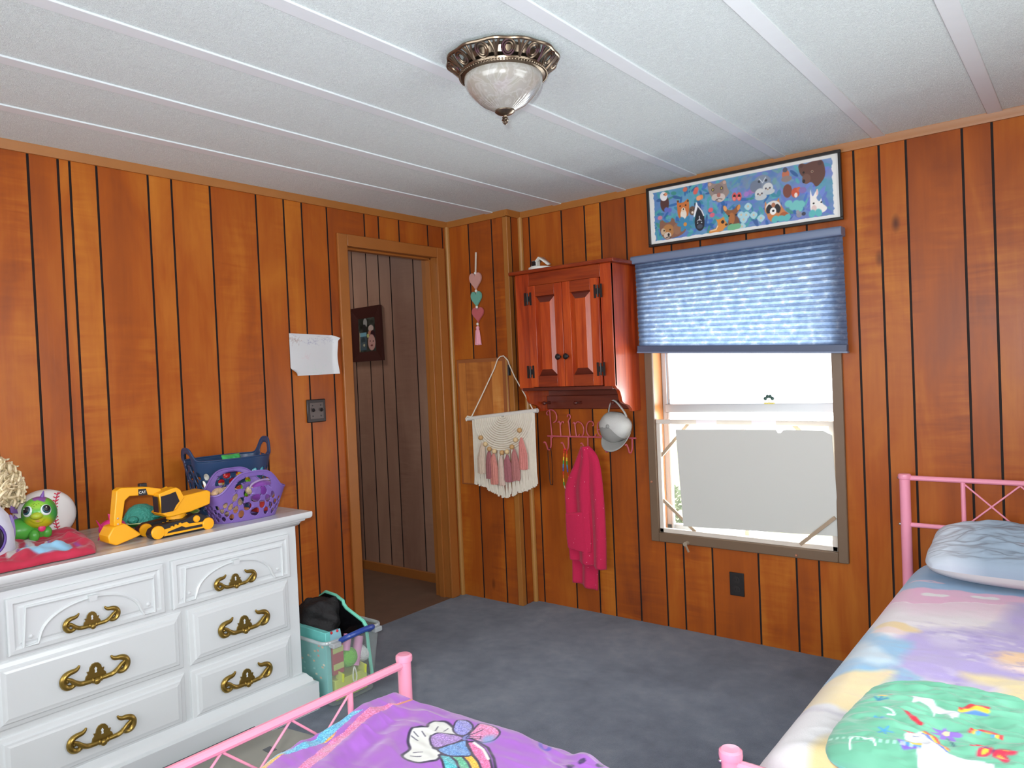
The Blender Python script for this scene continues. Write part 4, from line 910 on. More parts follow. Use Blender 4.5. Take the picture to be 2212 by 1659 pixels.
basket('purple_basket','purple plastic tote basket with round holes in front of the navy basket',(.408,-1.816),.325,.2,.245,.12,DZ,.928,m_purp,[(.16,.2,20),(.30,.7,20),(.44,.2,20),(.58,.7,20)],[(0,.66,.08),(PI,.66,.08)],-.1,.06,(.0095,.0095),(.79,.125,.62))
# fill of the baskets
def pouch(name,label,c,size,col,cat,seed,group=None,mat=None):
    r=np.random.RandomState(seed); n=26; u,v=np.meshgrid(np.linspace(-1,1,n),np.linspace(-1,1,n),indexing='ij')
    th=np.clip((1-u**4)*(1-v**4),0,1)**.6; nz_=fbm(u*3+seed,v*3,seed)-.5
    a=r.uniform(0,2*PI); el=r.uniform(1.1,1.5); a=PI/2+r.uniform(-.25,.25); mb=MB()
    ex=Vector((math.cos(a),math.sin(a),0)); ez=Vector((-math.sin(a)*math.cos(el),math.cos(a)*math.cos(el),math.sin(el))); en=ex.cross(ez)
    for s in (1,-1):
        off=s*size[2]*th*(1+1.2*nz_)
        G=np.zeros((n,n,3))
        for k in range(3): G[...,k]=c[k]+ex[k]*u*size[0]+ez[k]*v*size[1]+en[k]*off
        mb.grid(G)
    return tag(build(name,mb,mat or M('wrap_'+name+str(seed),S(*col),.22,var=.3,vs=30,coat=.4),smooth=60,recalc=False),label,cat,group)
PC=[((232,176,44),'yellow'),((206,40,44),'red'),((96,196,214),'sky blue'),((128,196,40),'lime green'),((236,88,44),'orange'),((230,226,216),'white'),((240,200,90),'pale yellow'),((60,170,90),'green')]
r=random.Random(21)
PP=[(.222,-1.645,.985),(.222,-1.71,.98),(.225,-1.775,.985),(.205,-1.835,.97),(.212,-1.665,.91),(.21,-1.74,.905),(.2,-1.81,.91),(.15,-1.70,1.01)]
for i,((c,nm),q) in enumerate(zip([PC[2],PC[0],PC[1],PC[5],PC[3],PC[4],PC[6],PC[7]],PP)):
    pouch('snack_pouch','crinkled %s pouch showing through the holes of the navy basket'%nm,q,(.045,.042,.013),c,'pouch',i+3,'pouches in the navy basket')
# plush and purse in the purple basket
def fur(name,c): return M(name,S(*c),.95,var=.25,vs=40,bump=1.0,bs=120,sheen=.4)
pb=thing('teddy_bear','tan plush bear lying in the purple basket','plush toy',(.40,-1.90,.84))
m_tan=fur('tan_plush',(206,168,128))
build('bear_body',MB().ball((.405,-1.885,.915),(.055,.05,.035),20,14).ball((.42,-1.925,.93),(.03,.03,.024),14,10).ball((.40,-1.87,.875),(.04,.05,.04),14,10),m_tan,pb)
build('bear_ear',MB().ball((.44,-1.955,.937),(.014,.016,.01),12,8),m_tan,pb); build('bear_ear',MB().ball((.43,-1.80,.925),(.018,.018,.016),12,8),fur('cream_plush',(224,202,160)),pb)
pu=thing('satin_purse','shiny purple satin purse inside the purple basket','purse',(.41,-1.755,.86))
build('purse_body',MB().ball((.425,-1.745,.915),(.035,.06,.045),24,14),M('purple_satin',S(132,62,164),.22,sheen=.5),pu)
build('purse_frame',MB().tube([(.44,-1.745-.06*math.cos(t),.935+.026*math.sin(t)) for t in [PI*k/14 for k in range(15)]],.004,8),M('purse_trim',S(170,150,190),.3),pu)
tag(build('toy_block',MB().box(.372,.43,-1.77,-1.72,.83,.872),M('block_red',S(178,52,44),.4),bevel=.005),'red toy block at the bottom of the purple basket','toy block')
tag(build('toy_crate',MB().box(.39,.44,-1.885,-1.81,.825,.86),M('block_tan',S(190,120,76),.5,var=.3,vs=60),bevel=.005),'brown and white striped toy block at the bottom of the purple basket','toy block')
# excavator
ex=thing('toy_excavator','yellow toy excavator with black tracks standing on the dresser edge','toy excavator',(.41,-2.1,DZ))
m_yel=M('toy_yellow',S(240,168,22),.38); m_tbk=M('toy_black',S(30,27,30),.45); m_win=M('cab_window',S(40,34,38),.3)
for (a,b_) in ((.436,.476),(.346,.386)):
    tr=build('track',MB().prism([(-2.222,.835),(-2.214,.818),(-2.19,DZ+.001),(-2.01,DZ+.001),(-1.988,.82),(-1.984,.838),(-1.995,.855),(-2.03,.876),(-2.06,.878),(-2.09,.868),(-2.19,.862),(-2.214,.852)],a,b_,'x'),m_tbk,ex,bevel=.004)
    o_=b_ 
    for yy,zz,rr in ((-2.195,.839,.0235),(-2.008,.836,.0225),(-2.052,.862,.0125)):
        build('wheel',MB().lathe([(0,.006),(rr*.35,.006),(rr*.9,.005),(rr,.002),(rr,-.004),(0,-.004)],(o_+.001,yy,zz),28,axis='x'),m_yel,tr)
    build('track_guard',MB().prism([(-2.178,.846),(-2.15,.848),(-2.148,.853),(-2.142,.853),(-2.14,.849),(-2.136,.85),(-2.134,.856),(-2.128,.856),(-2.126,.852),(-2.12,.853),(-2.118,.859),(-2.112,.859),(-2.11,.855),(-2.09,.858),(-2.082,.85),(-2.02,.847),(-2.02,.839),(-2.095,.839),(-2.11,.846),(-2.16,.836),(-2.165,.83),(-2.02,.829),(-2.02,.824),(-2.175,.822)],o_-.001,o_+.004,'x'),m_yel,tr)
build('turntable',MB().lathe([(.034,.868),(.034,.892),(0,.892)],(.412,-2.095,0),28),m_yel,ex)
def brk(mb,pts,a,b_): mb.prism(pts,a,b_,'x'); return mb
body=MB(); brk(body,[(-2.15,.884),(-2.13,.882),(-2.06,.888),(-1.985,.904),(-1.98,.95),(-1.995,.958),(-2.06,.952),(-2.095,.951),(-2.115,.925),(-2.165,.898)],.362,.458)
build('engine_body',body,m_yel,ex,bevel=.004)
cb=MB(); brk(cb,[(-2.17,.9),(-2.118,.905),(-2.085,.945),(-2.098,.975),(-2.112,.986),(-2.13,.984),(-2.178,.972)],.416,.462)
cab_=build('cab',cb,m_yel,ex,bevel=.003)
build('window',MB().prism([(-2.172,.902),(-2.13,.903),(-2.118,.922),(-2.105,.935),(-2.118,.972),(-2.14,.966),(-2.172,.962)],.4605,.4635,'x').quad((.42,-2.1795,.905),(.458,-2.1795,.905),(.458,-2.1815,.962),(.42,-2.1815,.962)),m_win,cab_,smooth=0)
build('roof_bar',MB().tube([(.40,-2.16,.972),(.38,-2.11,.98),(.38,-2.10,.97)],.004,8),m_yel,cab_)
build('exhaust',B(.35,.37,-2.20,-2.175,.985,1.006),m_tbk,ex,bevel=.002)
bo=MB(); brk(bo,[(-2.15,.955),(-2.15,.985),(-2.2,.998),(-2.29,1.008),(-2.305,1.0),(-2.318,.9),(-2.318,.878),(-2.294,.878),(-2.288,.91),(-2.278,.962),(-2.262,.975),(-2.2,.97)],.386,.424)
bm_=build('boom',bo,m_yel,ex,bevel=.003)
build('badge',MB().prism([(-2.232,.972),(-2.2,.97),(-2.205,.993),(-2.232,.995)],.4238,.4250,'x'),m_tbk,bm_,smooth=0)
def letters(txt,size,mat,parent,loc,right,up,nm='letter'):
    cu=bpy.data.curves.new('badge_text','FONT'); cu.body=txt; cu.size=size; cu.extrude=.0004; cu.align_x='CENTER'
    o=bpy.data.objects.new(nm,cu); COL.objects.link(o); o.parent=parent; O=Vector(org(parent)); R_=Vector(right).normalized(); U_=Vector(up).normalized(); N_=R_.cross(U_)
    mt_=Matrix((R_,U_,N_)).transposed().to_4x4(); mt_.translation=Vector(loc)-O; o.matrix_local=mt_; bpy.context.view_layer.update(); me=bpy.data.meshes.new_from_object(o.evaluated_get(bpy.context.evaluated_depsgraph_get())); ml=o.matrix_local.copy(); bpy.data.objects.remove(o)
    me.materials.clear(); me.materials.append(mat); o=bpy.data.objects.new(nm,me); COL.objects.link(o); o.parent=parent; o.matrix_local=ml; ORG[o.name]=tuple(O); return o
letters('CAT',.0125,M('badge_white',S(236,236,230),.5),bm_,(.4254,-2.2185,.978),(0,1,-.05),(0,.05,1),'lettering')
for yy,zz in ((-2.306,.905),(-2.306,.885)): build('bolt',MB().lathe([(.0035,0),(.003,.002),(0,.0025)],(.424,yy,zz),10,axis='x'),M('bolt_silver',S(190,186,180),.3,metal=.7) if zz>.9 else bpy.data.materials['bolt_silver'],bm_)
bk=MB(); brk(bk,[(-2.33,.88),(-2.29,.886),(-2.262,.862),(-2.236,.838),(-2.252,.832),(-2.322,DZ+.001),(-2.345,.828),(-2.348,.852)],.366,.444)
build('bucket',bk,m_yel,ex,bevel=.004)
# dinosaur toy
di=thing('toy_dinosaur','small green toy dinosaur with big glossy eyes and pink collar','toy dinosaur',(.2,-2.5,.845))
NH=90; th,ph=np.meshgrid(np.linspace(0,2*PI,NH,endpoint=False),np.linspace(0,PI,60),indexing='ij')
fx=Vector((.86,-.46,.14)).normalized(); fr=Vector((.46,.86,0)).normalized(); fu_=fr.cross(fx)*-1 if fr.cross(fx).z<0 else fr.cross(fx)
hc=Vector((.215,-2.474,.938)); hd=(.054,.0535,.055)
def hpt(a,b,c,k=1.0): return hc+fx*(a*hd[0]*k)+fr*(b*hd[1]*k)+fu_*(c*hd[2]*k)
a_=np.sin(ph)*np.cos(th); b2=np.sin(ph)*np.sin(th); c2=np.cos(ph)
b3=b2*(1+.08*(c2<0)*-c2)
G=np.zeros(a_.shape+(3,))
for k in range(3): G[...,k]=hc[k]+fx[k]*a_*hd[0]+fr[k]*b3*hd[1]+fu_[k]*c2*hd[2]
p=Paint(b2,c2,(96,182,60)); 
p.ell(0,-.75,.95,.5,(206,204,40),0,.8); p.mix(np.clip((np.abs(b2)-.6)*3,0,1),(60,150,80)); p.ell(0,.45,.45,.25,(150,200,60),0,.8)
p.poly([(-.35,1.2),(-.3,.82),(-.12,.72),(.0,.78),(.2,.7),(.42,.6),(.5,1.2)],(136,84,160),.06)
rr2=random.Random(1)
for k in range(14): p.ell(rr2.uniform(-.25,.3),rr2.uniform(.28,.58),.022,.022,(84,104,20),0,.4)
p.line([(-.35,-.45),(-.15,-.62),(.05,-.66),(.25,-.6),(.42,-.42)],.03,(150,150,30),.04); p.poly([(-.12,-.5),(.05,-.47),(.2,-.5),(.05,-.6)],(214,160,120),.04)
for x in (-.1,.1): p.ell(x,-.12,.03,.035,(120,150,30),0,.5)
front=a_>-.1
p.C=np.where(front[...,None],p.C,np.array((90,172,70.)))
m_att=M('painted_toy',None,.3,attr=True,coat=.3)
hd_=build('head',MB().grid(G,cu=True,cols=p.lin()),m_att,di,smooth=180,colattr=True,recalc=False)
for s in (-1,1):
    e0=(.80,s*.5,.12); ec=hpt(*e0); en_=(fx*.8+fr*s*.5+fu_*.12).normalized()
    rot_=en_.to_track_quat('Z','Y').to_matrix()
    ey=build('eye',MB().ball(ec,(.017,.019,.007),20,12,rot=rot_),M('eye_iris',S(226,238,240),.1,coat=.5) if s<0 else bpy.data.materials['eye_iris'],hd_)
    build('pupil',MB().ball(ec+en_*.0035+fu_*.002,(.0135,.015,.0055),20,12,m=0,rot=rot_),M('eye_teal',S(40,84,96),.1,coat=.5) if s<0 else bpy.data.materials['eye_teal'],ey)
    build('pupil',MB().ball(ec+en_*.0055+fu_*.004,(.0105,.0115,.0048),20,12,rot=rot_),m_black,ey)
    build('eye_glint',MB().ball(ec+en_*.0105+fu_*.008-fr*.003,.0022,8,6),m_pl,ey)
build('horn',MB().tube([hpt(.2,.2,.93),hpt(.2,.25,1.1),hpt(.2,.3,1.32)],[.008,.005,.0015],8),M('toy_purple',S(122,84,160),.4),hd_)
build('snout',MB().ball(hpt(.93,.02,-.2),(.016,.02,.013),14,10),M('toy_lime',S(176,196,52),.35),hd_)
NH2=MB(); NH2.ball((.185,-2.525,.885),(.05,.055,.04),24,16); NH2.ball((.2,-2.475,.885),(.032,.032,.045),20,14)
for q in ((.215,-2.455,.866),(.235,-2.5,.864),(.205,-2.555,.864),(.16,-2.49,.862)): NH2.ball(q,(.016,.017,.022),14,10)
NH2.tube([(.17,-2.57,.875),(.14,-2.60,.872),(.12,-2.61,.885)],[.025,.016,.006],10)
build('body',NH2,M('toy_green',S(84,170,66),.35,var=.15,vs=14),di)
build('collar',MB().tube([tuple(Vector((.205,-2.475,.905))+Vector((.034*math.cos(t),.034*math.sin(t),.006*math.sin(t)))) for t in [2*PI*k/24 for k in range(24)]],.0065,8,True).ball((.243,-2.478,.887),(.005,.012,.012),12,8),M('collar_pink',S(226,58,120),.4),di)
sp=MB()
for k,(y,z) in enumerate(((-2.508,.927),(-2.535,.925),(-2.558,.915))): sp.prism([(y-.011,z-.01),(y+.011,z-.006),(y-.004,z+.013)],.18,.187,'x')
sp.prism([(-2.545,.945),(-2.525,.94),(-2.53,.965),(-2.55,.972)],.165,.175,'x')
build('back_spikes',sp,bpy.data.materials['toy_purple'],di)
# baseball cushion
bc=thing('baseball_cushion','white baseball shaped cushion with red stitching leaning on the wall behind the dinosaur','cushion',(.09,-2.42,DZ))
bcc=Vector((.1,-2.418,.91)); nrm=Vector((.93,-.36,.1)).normalized(); rt=Vector((.36,.93,0)).normalized(); upv=nrm.cross(rt); upv=upv if upv.z>0 else -upv
R0=.098; G=np.zeros((60,48,3)); tt=np.linspace(0,2*PI,60,endpoint=False); pp=np.linspace(0,PI,48); prof=[(R0*math.sin(q)**.75,.052*math.copysign(abs(math.cos(q))**.7,math.cos(q))) for q in pp]
for j,(rr,dd) in enumerate(prof):
    for i,t in enumerate(tt):
        v=bcc+rt*(rr*math.cos(t))+upv*(rr*.93*math.sin(t))+nrm*dd; G[i,j]=v
build('cushion_body',MB().grid(G,cu=True),M('ball_white',S(226,224,222),.7),bc,smooth=50)
ms=MB()
def bpt(x,y,lift=.002):
    r_=math.hypot(x,y)/R0; q=math.asin(min(1,r_**(1/.75))); return bcc+rt*x+upv*y*.93+nrm*(.052*max(0,math.cos(q))**.7+lift)
seam=[(.036+1.9*(y-.0)**2-.004,y) for y in np.linspace(-.082,.082,40)]
ms.tube([bpt(*q) for q in seam],.0016,6)
for k in range(1,39,3):
    x,y=seam[k]
    for s in (-1,1): ms.tube([bpt(x,y,.003),bpt(x+s*.009,y+.006,.003)],.0019,6)
build('stitching',ms,M('stitch_red',S(206,40,76),.6),bc)
# pink shirt heap
def shirt():
    na,nb_=150,70; Uu,Vv=np.meshgrid(np.linspace(0,1,na),np.linspace(0,1,nb_),indexing='ij')
    y=-3.0+Uu*(.665-.08*Vv**2.2); xb=.14+0*Uu; xf=.512-.018*fbm(Uu*9,Uu*0+1,4)
    x=xb+(xf-xb)*Vv
    edge=np.clip(np.minimum(np.minimum(Vv/.12,(1-Vv)/.07),(1-Uu)/.10),0,1); edge=np.sqrt(1-(1-edge)**2)
    n=fbm(Uu*9,Vv*6,2); rid=np.abs(fbm(Uu*7+3,Vv*10,6)-.5)*2
    z=DZ+.003+edge*(.016+.032*n+.02*(1-rid)*n-.008*Vv)+.006*edge*np.sin(Vv*24+Uu*9)*(Vv>.6)
    p=Paint(y,x,(182,32,64)); sh=fbm(Uu*14,Vv*9,13); p.C=p.C+(sh[...,None]-.5)*np.array((30,16,26))
    bl_=[(-2.609,.426),(-2.555,.31),(-2.53,.288),(-2.532,.335),(-2.515,.385),(-2.494,.365),(-2.475,.40),(-2.462,.43),(-2.47,.475),(-2.52,.485),(-2.557,.485),(-2.592,.46)]
    p.poly(bl_,(140,190,220),.01,4); p.poly([(-2.60,.425),(-2.56,.33),(-2.545,.36),(-2.56,.43),(-2.585,.455)],(186,198,206),.012,4); p.poly([(-2.53,.40),(-2.49,.375),(-2.47,.41),(-2.50,.43)],(190,196,204),.012,4)
    p.line([(-2.535,.318),(-2.539,.268),(-2.52,.235),(-2.497,.272),(-2.475,.285),(-2.50,.345),(-2.52,.395)],.015,(196,192,196),.004); p.line([(-2.475,.285),(-2.497,.35),(-2.515,.395)],.006,(130,60,170),.004)
    p.poly([(-2.585,.24),(-2.555,.25),(-2.575,.32),(-2.612,.41),(-2.636,.43),(-2.634,.395),(-2.605,.34),(-2.59,.29)],(200,190,184),.006,4)
    p.line([(-2.572,.32),(-2.60,.39)],.005,(130,50,150),.004); p.line([(-2.445,.42),(-2.44,.46)],.012,(150,50,140),.01)
    p.ell(-2.60,.19,.07,.025,(206,110,90),0,.8); p.ell(-2.39,.17,.03,.02,(190,80,50),0,.6)
    G=np.stack([x,y,z],-1)
    return MB().grid(G,cols=p.lin())
tag(build('crumpled_shirt',shirt(),M('shirt_cloth',None,.8,attr=True,sheen=.2),smooth=180,solid=.004,colattr=True,recalc=False),'crumpled pink shirt with pale blue print lying at the dresser edge','shirt')
# pink toy fish behind the bucket
fi=thing('toy_fish','magenta plastic fish with forked tail lying behind the yellow bucket','toy fish',(.28,-2.28,DZ))
m_mag=M('toy_magenta',S(206,44,118),.25,coat=.3)
build('fish_body',MB().ball((.275,-2.262,.849),(.03,.048,.034),20,14),m_mag,fi)
build('fish_tail',MB().prism([(-2.295,.85),(-2.325,.892),(-2.313,.86),(-2.31,.85),(-2.322,.816),(-2.3,.835)],.29,.298,'x').prism([(-2.275,.875),(-2.28,.905),(-2.252,.893)],.28,.288,'x'),m_mag,fi,bevel=.002)
# teal toy shell, green dish and patterned bag behind the excavator
ts=thing('toy_turtle','teal textured toy turtle on a pale belly behind the excavator boom','toy turtle',(.19,-2.12,.85))
build('shell',MB().lathe([(.062,.845),(.064,.853),(.056,.873),(.042,.893),(.022,.905),(0,.908)],(.2,-2.125,0),28,rf=lambda t,r,z:1+.04*math.sin(7*t)),M('turtle_teal',S(62,156,140),.5,var=.3,vs=60,bump=.8,bs=90),ts)
build('belly',MB().lathe([(0,.836),(.058,.838),(.064,.846),(0,.847)],(.2,-2.125,0),28),M('turtle_belly',S(206,206,190),.5),ts)
build('flipper',MB().ball((.25,-2.09,.86),(.022,.03,.008),14,8),bpy.data.materials['turtle_teal'],ts)
build('head',MB().ball((.245,-2.175,.858),(.02,.02,.015),14,10),bpy.data.materials['turtle_teal'],ts)
di2=thing('green_dish','shallow oval green plastic dish under the toy turtle behind the excavator','dish',(.2,-2.06,DZ))
build('dish_body',MB().lathe([(0,.828),(.05,.828),(.078,.838),(.09,.848),(.092,.846),(.08,.834),(.052,.824),(0,.824)],(.2,-2.06,0),40,rf=lambda t,r,z:1+.72*abs(math.sin(t))**1.5),M('dish_green',S(58,140,66),.35),di2,smooth=50)
build('dish_rim',MB().tube([(.2+.091*(1+.72*abs(math.sin(t))**1.5)*math.cos(t),-2.06+.091*(1+.72*abs(math.sin(t))**1.5)*math.sin(t),.848) for t in [2*PI*k/60 for k in range(60)]],.002,6,True),M('dish_rim_pale',S(190,206,150),.4),di2)
NU,NV=60,36; U,V=np.meshgrid(np.linspace(0,1,NU),np.linspace(0,1,NV),indexing='ij'); nz_=fbm(U*12,V*9,33); n2_=fbm(U*22,V*14,53)
p=Paint(U,V,(28,30,30)); p.mix(np.clip((nz_-.55)*9,0,1),(170,92,48)); p.mix(np.clip((n2_-.64)*10,0,1),(60,170,160)); p.mix(np.clip((fbm(U*18,V*12,77)-.68)*12,0,1),(220,226,220))
e_=np.clip(np.minimum(np.minimum(U,1-U),np.minimum(V,1-V))/.2,0,1)**.5
G=np.stack([.24+V*.12,-2.235+U*.17,DZ+.002+e_*(.008+.010*fbm(U*5,V*5,6))],-1)
tag(build('patterned_pouch',MB().grid(G,cols=p.lin()),M('pouch_print',None,.35,attr=True,coat=.3),smooth=180,solid=.003,colattr=True,recalc=False),'flat dark patterned pouch lying between the excavator tracks and the bucket','pouch')
# doll with curly blonde hair at the picture's edge
do=thing('doll','doll with a mass of curly pale blonde hair sitting against the panelling','doll',(.13,-2.66,DZ))
build('doll_head',MB().ball((.15,-2.62,1.07),(.05,.048,.058),24,16),M('doll_skin',S(226,176,150),.45),do)
build('doll_body',MB().lathe([(.02,.2),(.035,.17),(.04,.1),(.075,.02),(.08,0),(0,0)],(.13,-2.66,DZ),24),M('doll_dress',S(176,150,206),.7),do)
hm_=MB(); r=random.Random(17)
for k in range(420):
    u=Vector((r.gauss(0,1),r.gauss(0,1),r.gauss(0,1))).normalized()
    if u.x<-.75: continue
    b0=Vector((.15,-2.61,1.075))+Vector((u.x*.05,u.y*.055,u.z*.055)); e=b0+Vector((u.x*.05,u.y*.06,u.z*.05-.05))
    if e.z<.965: e.z=.965+r.random()*.03
    if e.x<.03: continue
    q=[]; f0=r.random()*6; rr=r.uniform(.010,.02)
    d=(e-b0); x_=d.orthogonal().normalized(); y__=d.cross(x_).normalized()
    for j in range(16):
        t=j/15; q.append(b0+d*t+(x_*math.cos(f0+t*9)+y__*math.sin(f0+t*9))*rr*min(1,t*3))
    hm_.tube(q,r.uniform(.003,.0062),6,flat=.6)
build('curly_hair',hm_,M('blonde_fibre',S(232,216,178),.3,spec=.6,var=.15,vs=40),do,smooth=180)
ow=thing('plush_owl','white and purple plush toy with a large dark eye beside the green dinosaur','plush toy',(.31,-2.66,DZ))
build('plush_body',MB().lathe([(0,0),(.07,.005),(.085,.04),(.082,.1),(.07,.15),(.045,.185),(0,.195)],(.31,-2.668,DZ),30,rf=lambda t,r,z:1.0),M('plush_white',S(214,216,232),.6,var=.15,vs=30,sheen=.4),ow)
n_=Vector((.95,-.10,.05)).normalized(); rq=n_.to_track_quat('Z','Y').to_matrix(); ec=Vector((.31,-2.668,DZ+.085))+n_*.078
e1=build('plush_eye',MB().ball(ec,(.043,.05,.014),26,14,rot=rq),M('plush_eye_dark',S(38,30,44),.3),ow)
build('eye_ring',MB().tube([ec+rq@Vector((.044*math.cos(t),.051*math.sin(t),.004)) for t in [2*PI*k/40 for k in range(40)]],.004,6,True),M('eye_ring_violet',S(84,56,140),.5),e1)
build('pupil',MB().ball(ec+n_*.012,(.02,.026,.006),18,10,rot=rq),m_black,e1)
build('eye_glint',MB().tube([ec+n_*.017+rq@Vector((.02*math.cos(t),.026*math.sin(t),0)) for t in [.3+1.6*k/12 for k in range(13)]],.0035,6),M('eye_glint_yellow',S(220,220,150),.4),e1)
build('plush_wing',MB().ball((.27,-2.578,.905),(.02,.012,.05),14,10),M('plush_violet',S(150,128,200),.6,sheen=.4),ow)
#@@SECTION bin
# ------------------------------------------------------------------ storage bin beside the dresser
bn=thing('storage_bin','clear plastic storage bin of toys with a blue carry handle beside the dresser','storage bin',(.38,-1.453,0))
m_clear=glassmat('clear_plastic',(.96,.98,.98,1),.05,.20,S(206,214,214),.15)
bz=.275; b0=[(.175,-1.568),(.592,-1.568),(.592,-1.341),(.175,-1.341)]; t0=[(.16,-1.606),(.606,-1.606),(.606,-1.302),(.16,-1.302)]
def rr_(P,rd,n=5):
    out=[]
    (xa,ya),(xb,yb_)=P[0],P[2]
    for cx,cy,a in ((xa+rd,ya+rd,PI),(xb-rd,ya+rd,1.5*PI),(xb-rd,yb_-rd,0),(xa+rd,yb_-rd,.5*PI)):
        for k in range(n+1): out.append((cx+rd*math.cos(a+PI/2*k/n),cy+rd*math.sin(a+PI/2*k/n)))
    return out
lo=rr_(b0,.03); hi=rr_(t0,.035); n=len(lo)
mb=MB().add([(x,y,.004) for x,y in lo]+[(x,y,bz) for x,y in hi],[tuple(range(n))]+[(i,(i+1)%n,n+(i+1)%n,n+i) for i in range(n)])
build('bin_shell',mb,m_clear,bn,smooth=60)
m_clr2=glassmat('clear_rim',(.9,.93,.93,1),.08,.42,S(214,220,222),.15)
build('bin_rim',MB().tube([(x,y,bz) for x,y in hi],.008,8,True,flat=.8),m_clr2,bn)
build('bin_handle',MB().tube([tuple(q) for q in cr([(.606,-1.535,.268),(.64,-1.525,.288),(.655,-1.5,.296),(.658,-1.455,.3),(.655,-1.41,.298),(.64,-1.385,.29),(.606,-1.375,.27)],False,5)],.0115,10),M('handle_blue',S(42,70,150),.35),bn)
[build('handle_clip',B(.6,.635,a,a+.04,.256,.277),m_clr2,bn,bevel=.004) for a in (-1.585,-1.365)]
# contents
tb=thing('toy_box','flat turquoise toy box standing on edge in the clear bin','toy box',(.4,-1.555,.02))
build('box_body',B(.3,.565,-1.572,-1.548,.012,.305),M('box_turquoise',S(110,196,190),.5,var=.2,vs=18),tb,bevel=.002)
r=random.Random(6)
mbk=MB()
for k in range(26):
    x=r.uniform(.32,.55); z=r.uniform(.03,.26); mbk.quad((x,-1.5725,z),(x+.014,-1.5725,z),(x+.014,-1.5725,z+.008),(x,-1.5725,z+.008),0,tuple(linarr(r.choice([(230,190,150),(240,230,200),(150,220,214),(226,150,130)]))))
build('box_print',mbk,M('box_print_ink',None,.5,attr=True),tb,smooth=0,colattr=True,recalc=False)
mbg=MB().ball((.36,-1.455,.30),(.1,.085,.105),60,40)
def lump(q):
    d=Vector(q)-Vector((.36,-1.455,.30)); k=.10*math.sin(38*d.x+9*d.z)+.09*math.sin(47*d.y-31*d.z+1)+.07*math.sin(70*d.x-55*d.y+2)+.05*math.sin(90*d.z+60*d.y)
    q=Vector((.36,-1.455,.30))+d*(1+k); q.z=min(q.z,.395+.02*math.sin(30*q.x)); return tuple(q)
mbg.v=[lump(q) for q in mbg.v]
tag(build('black_bag',mbg,M('bag_black',S(24,22,24),.75,var=.3,vs=20,bump=1,bs=30),smooth=180),'soft black bag stuffed into the clear bin','bag')
bd=thing('toy_board','black stepped toy board with turquoise edge sticking out of the clear bin','toy board',(.42,-1.36,.06))
ol=[(.28,.06),(.59,.06),(.59,.285),(.575,.305),(.47,.345),(.455,.36),(.452,.375),(.40,.395),(.33,.40),(.28,.37)]
tl=lambda z:-1.345-.10*(z-.06)
def slab(pts,off,th):
    n=len(pts); return MB().add([(x,tl(z)+off,z) for x,z in pts]+[(x,tl(z)+off-th,z) for x,z in pts],[tuple(range(n)),tuple(range(2*n-1,n-1,-1))]+[(i,(i+1)%n,n+(i+1)%n,n+i) for i in range(n)])
build('board_back',slab(ol,0,.014),M('board_mint',S(120,214,186),.4),bd,bevel=.003)
build('board_face',slab([(.285,.065),(.582,.065),(.582,.28),(.57,.298),(.465,.338),(.449,.354),(.446,.369),(.398,.388),(.335,.392),(.285,.366)],-.013,.004),M('board_black',S(16,15,18),.15,coat=.5),bd)
bx=thing('small_toy_carton','small red and blue printed toy carton standing in the clear bin','carton',(.545,-1.52,.12))
build('carton_body',B(.535,.572,-1.545,-1.49,.12,.262),M('carton_red',S(170,62,66),.5),bx,bevel=.001)
build('carton_label',MB().box(.5725,.5735,-1.544,-1.491,.21,.235).box(.5725,.5735,-1.544,-1.491,.14,.165),M('carton_lime',S(190,200,110),.5),bx)
build('carton_flap',MB().obox((.553,-1.5175,.262),(.545,-1.5175,.297),.058,.02,(1,0,0)),M('carton_blue',S(140,190,204),.5),bx)
for y in (-1.535,-1.505): build('carton_button',MB().ball((.556,y,.294),.006,10,6),M('carton_dot',S(206,40,50),.5) if y<-1.52 else bpy.data.materials['carton_dot'],bx)
tag(build('green_pompom',MB().ball((.55,-1.452,.165),.042,18,12),M('pompom_green',S(120,206,52),.9,var=.2,vs=50,bump=1,bs=150),smooth=180),'bright green pompom inside the clear bin','pompom')
tag(build('white_pompom',MB().ball((.555,-1.375,.16),.036,18,12),M('pompom_white',S(222,222,220),.9,var=.1,vs=50,bump=1,bs=150),smooth=180),'white pompom inside the clear bin','pompom')
tag(build('pink_roll',MB().tube([(.565,-1.43,.125),(.55,-1.385,.235)],.02,14).tube([(.56,-1.47,.20),(.55,-1.445,.262)],.018,12),M('roll_pink',S(220,150,190),.6,var=.2,vs=60)),'pink foam tube leaning inside the clear bin','tube')
lb=thing('lime_box','yellow-green open box at the bottom of the clear bin','box',(.5,-1.45,.012))
build('box_body',MB().box(.43,.575,-1.54,-1.372,.012,.095),M('box_lime',S(206,214,84),.5),lb,bevel=.002)
[build('box_flap',MB().obox((.578,a,.095),(.583,a,.13),.05,.004,(0,1,0)),bpy.data.materials['box_lime'],lb) for a in (-1.52,-1.40)]
build('box_loop',MB().tube([tuple(q) for q in cr([(.588,-1.45,.13),(.592,-1.462,.09),(.592,-1.452,.065),(.592,-1.442,.09)],True,6)],.003,6,True),M('loop_white',S(226,226,210),.6),lb)
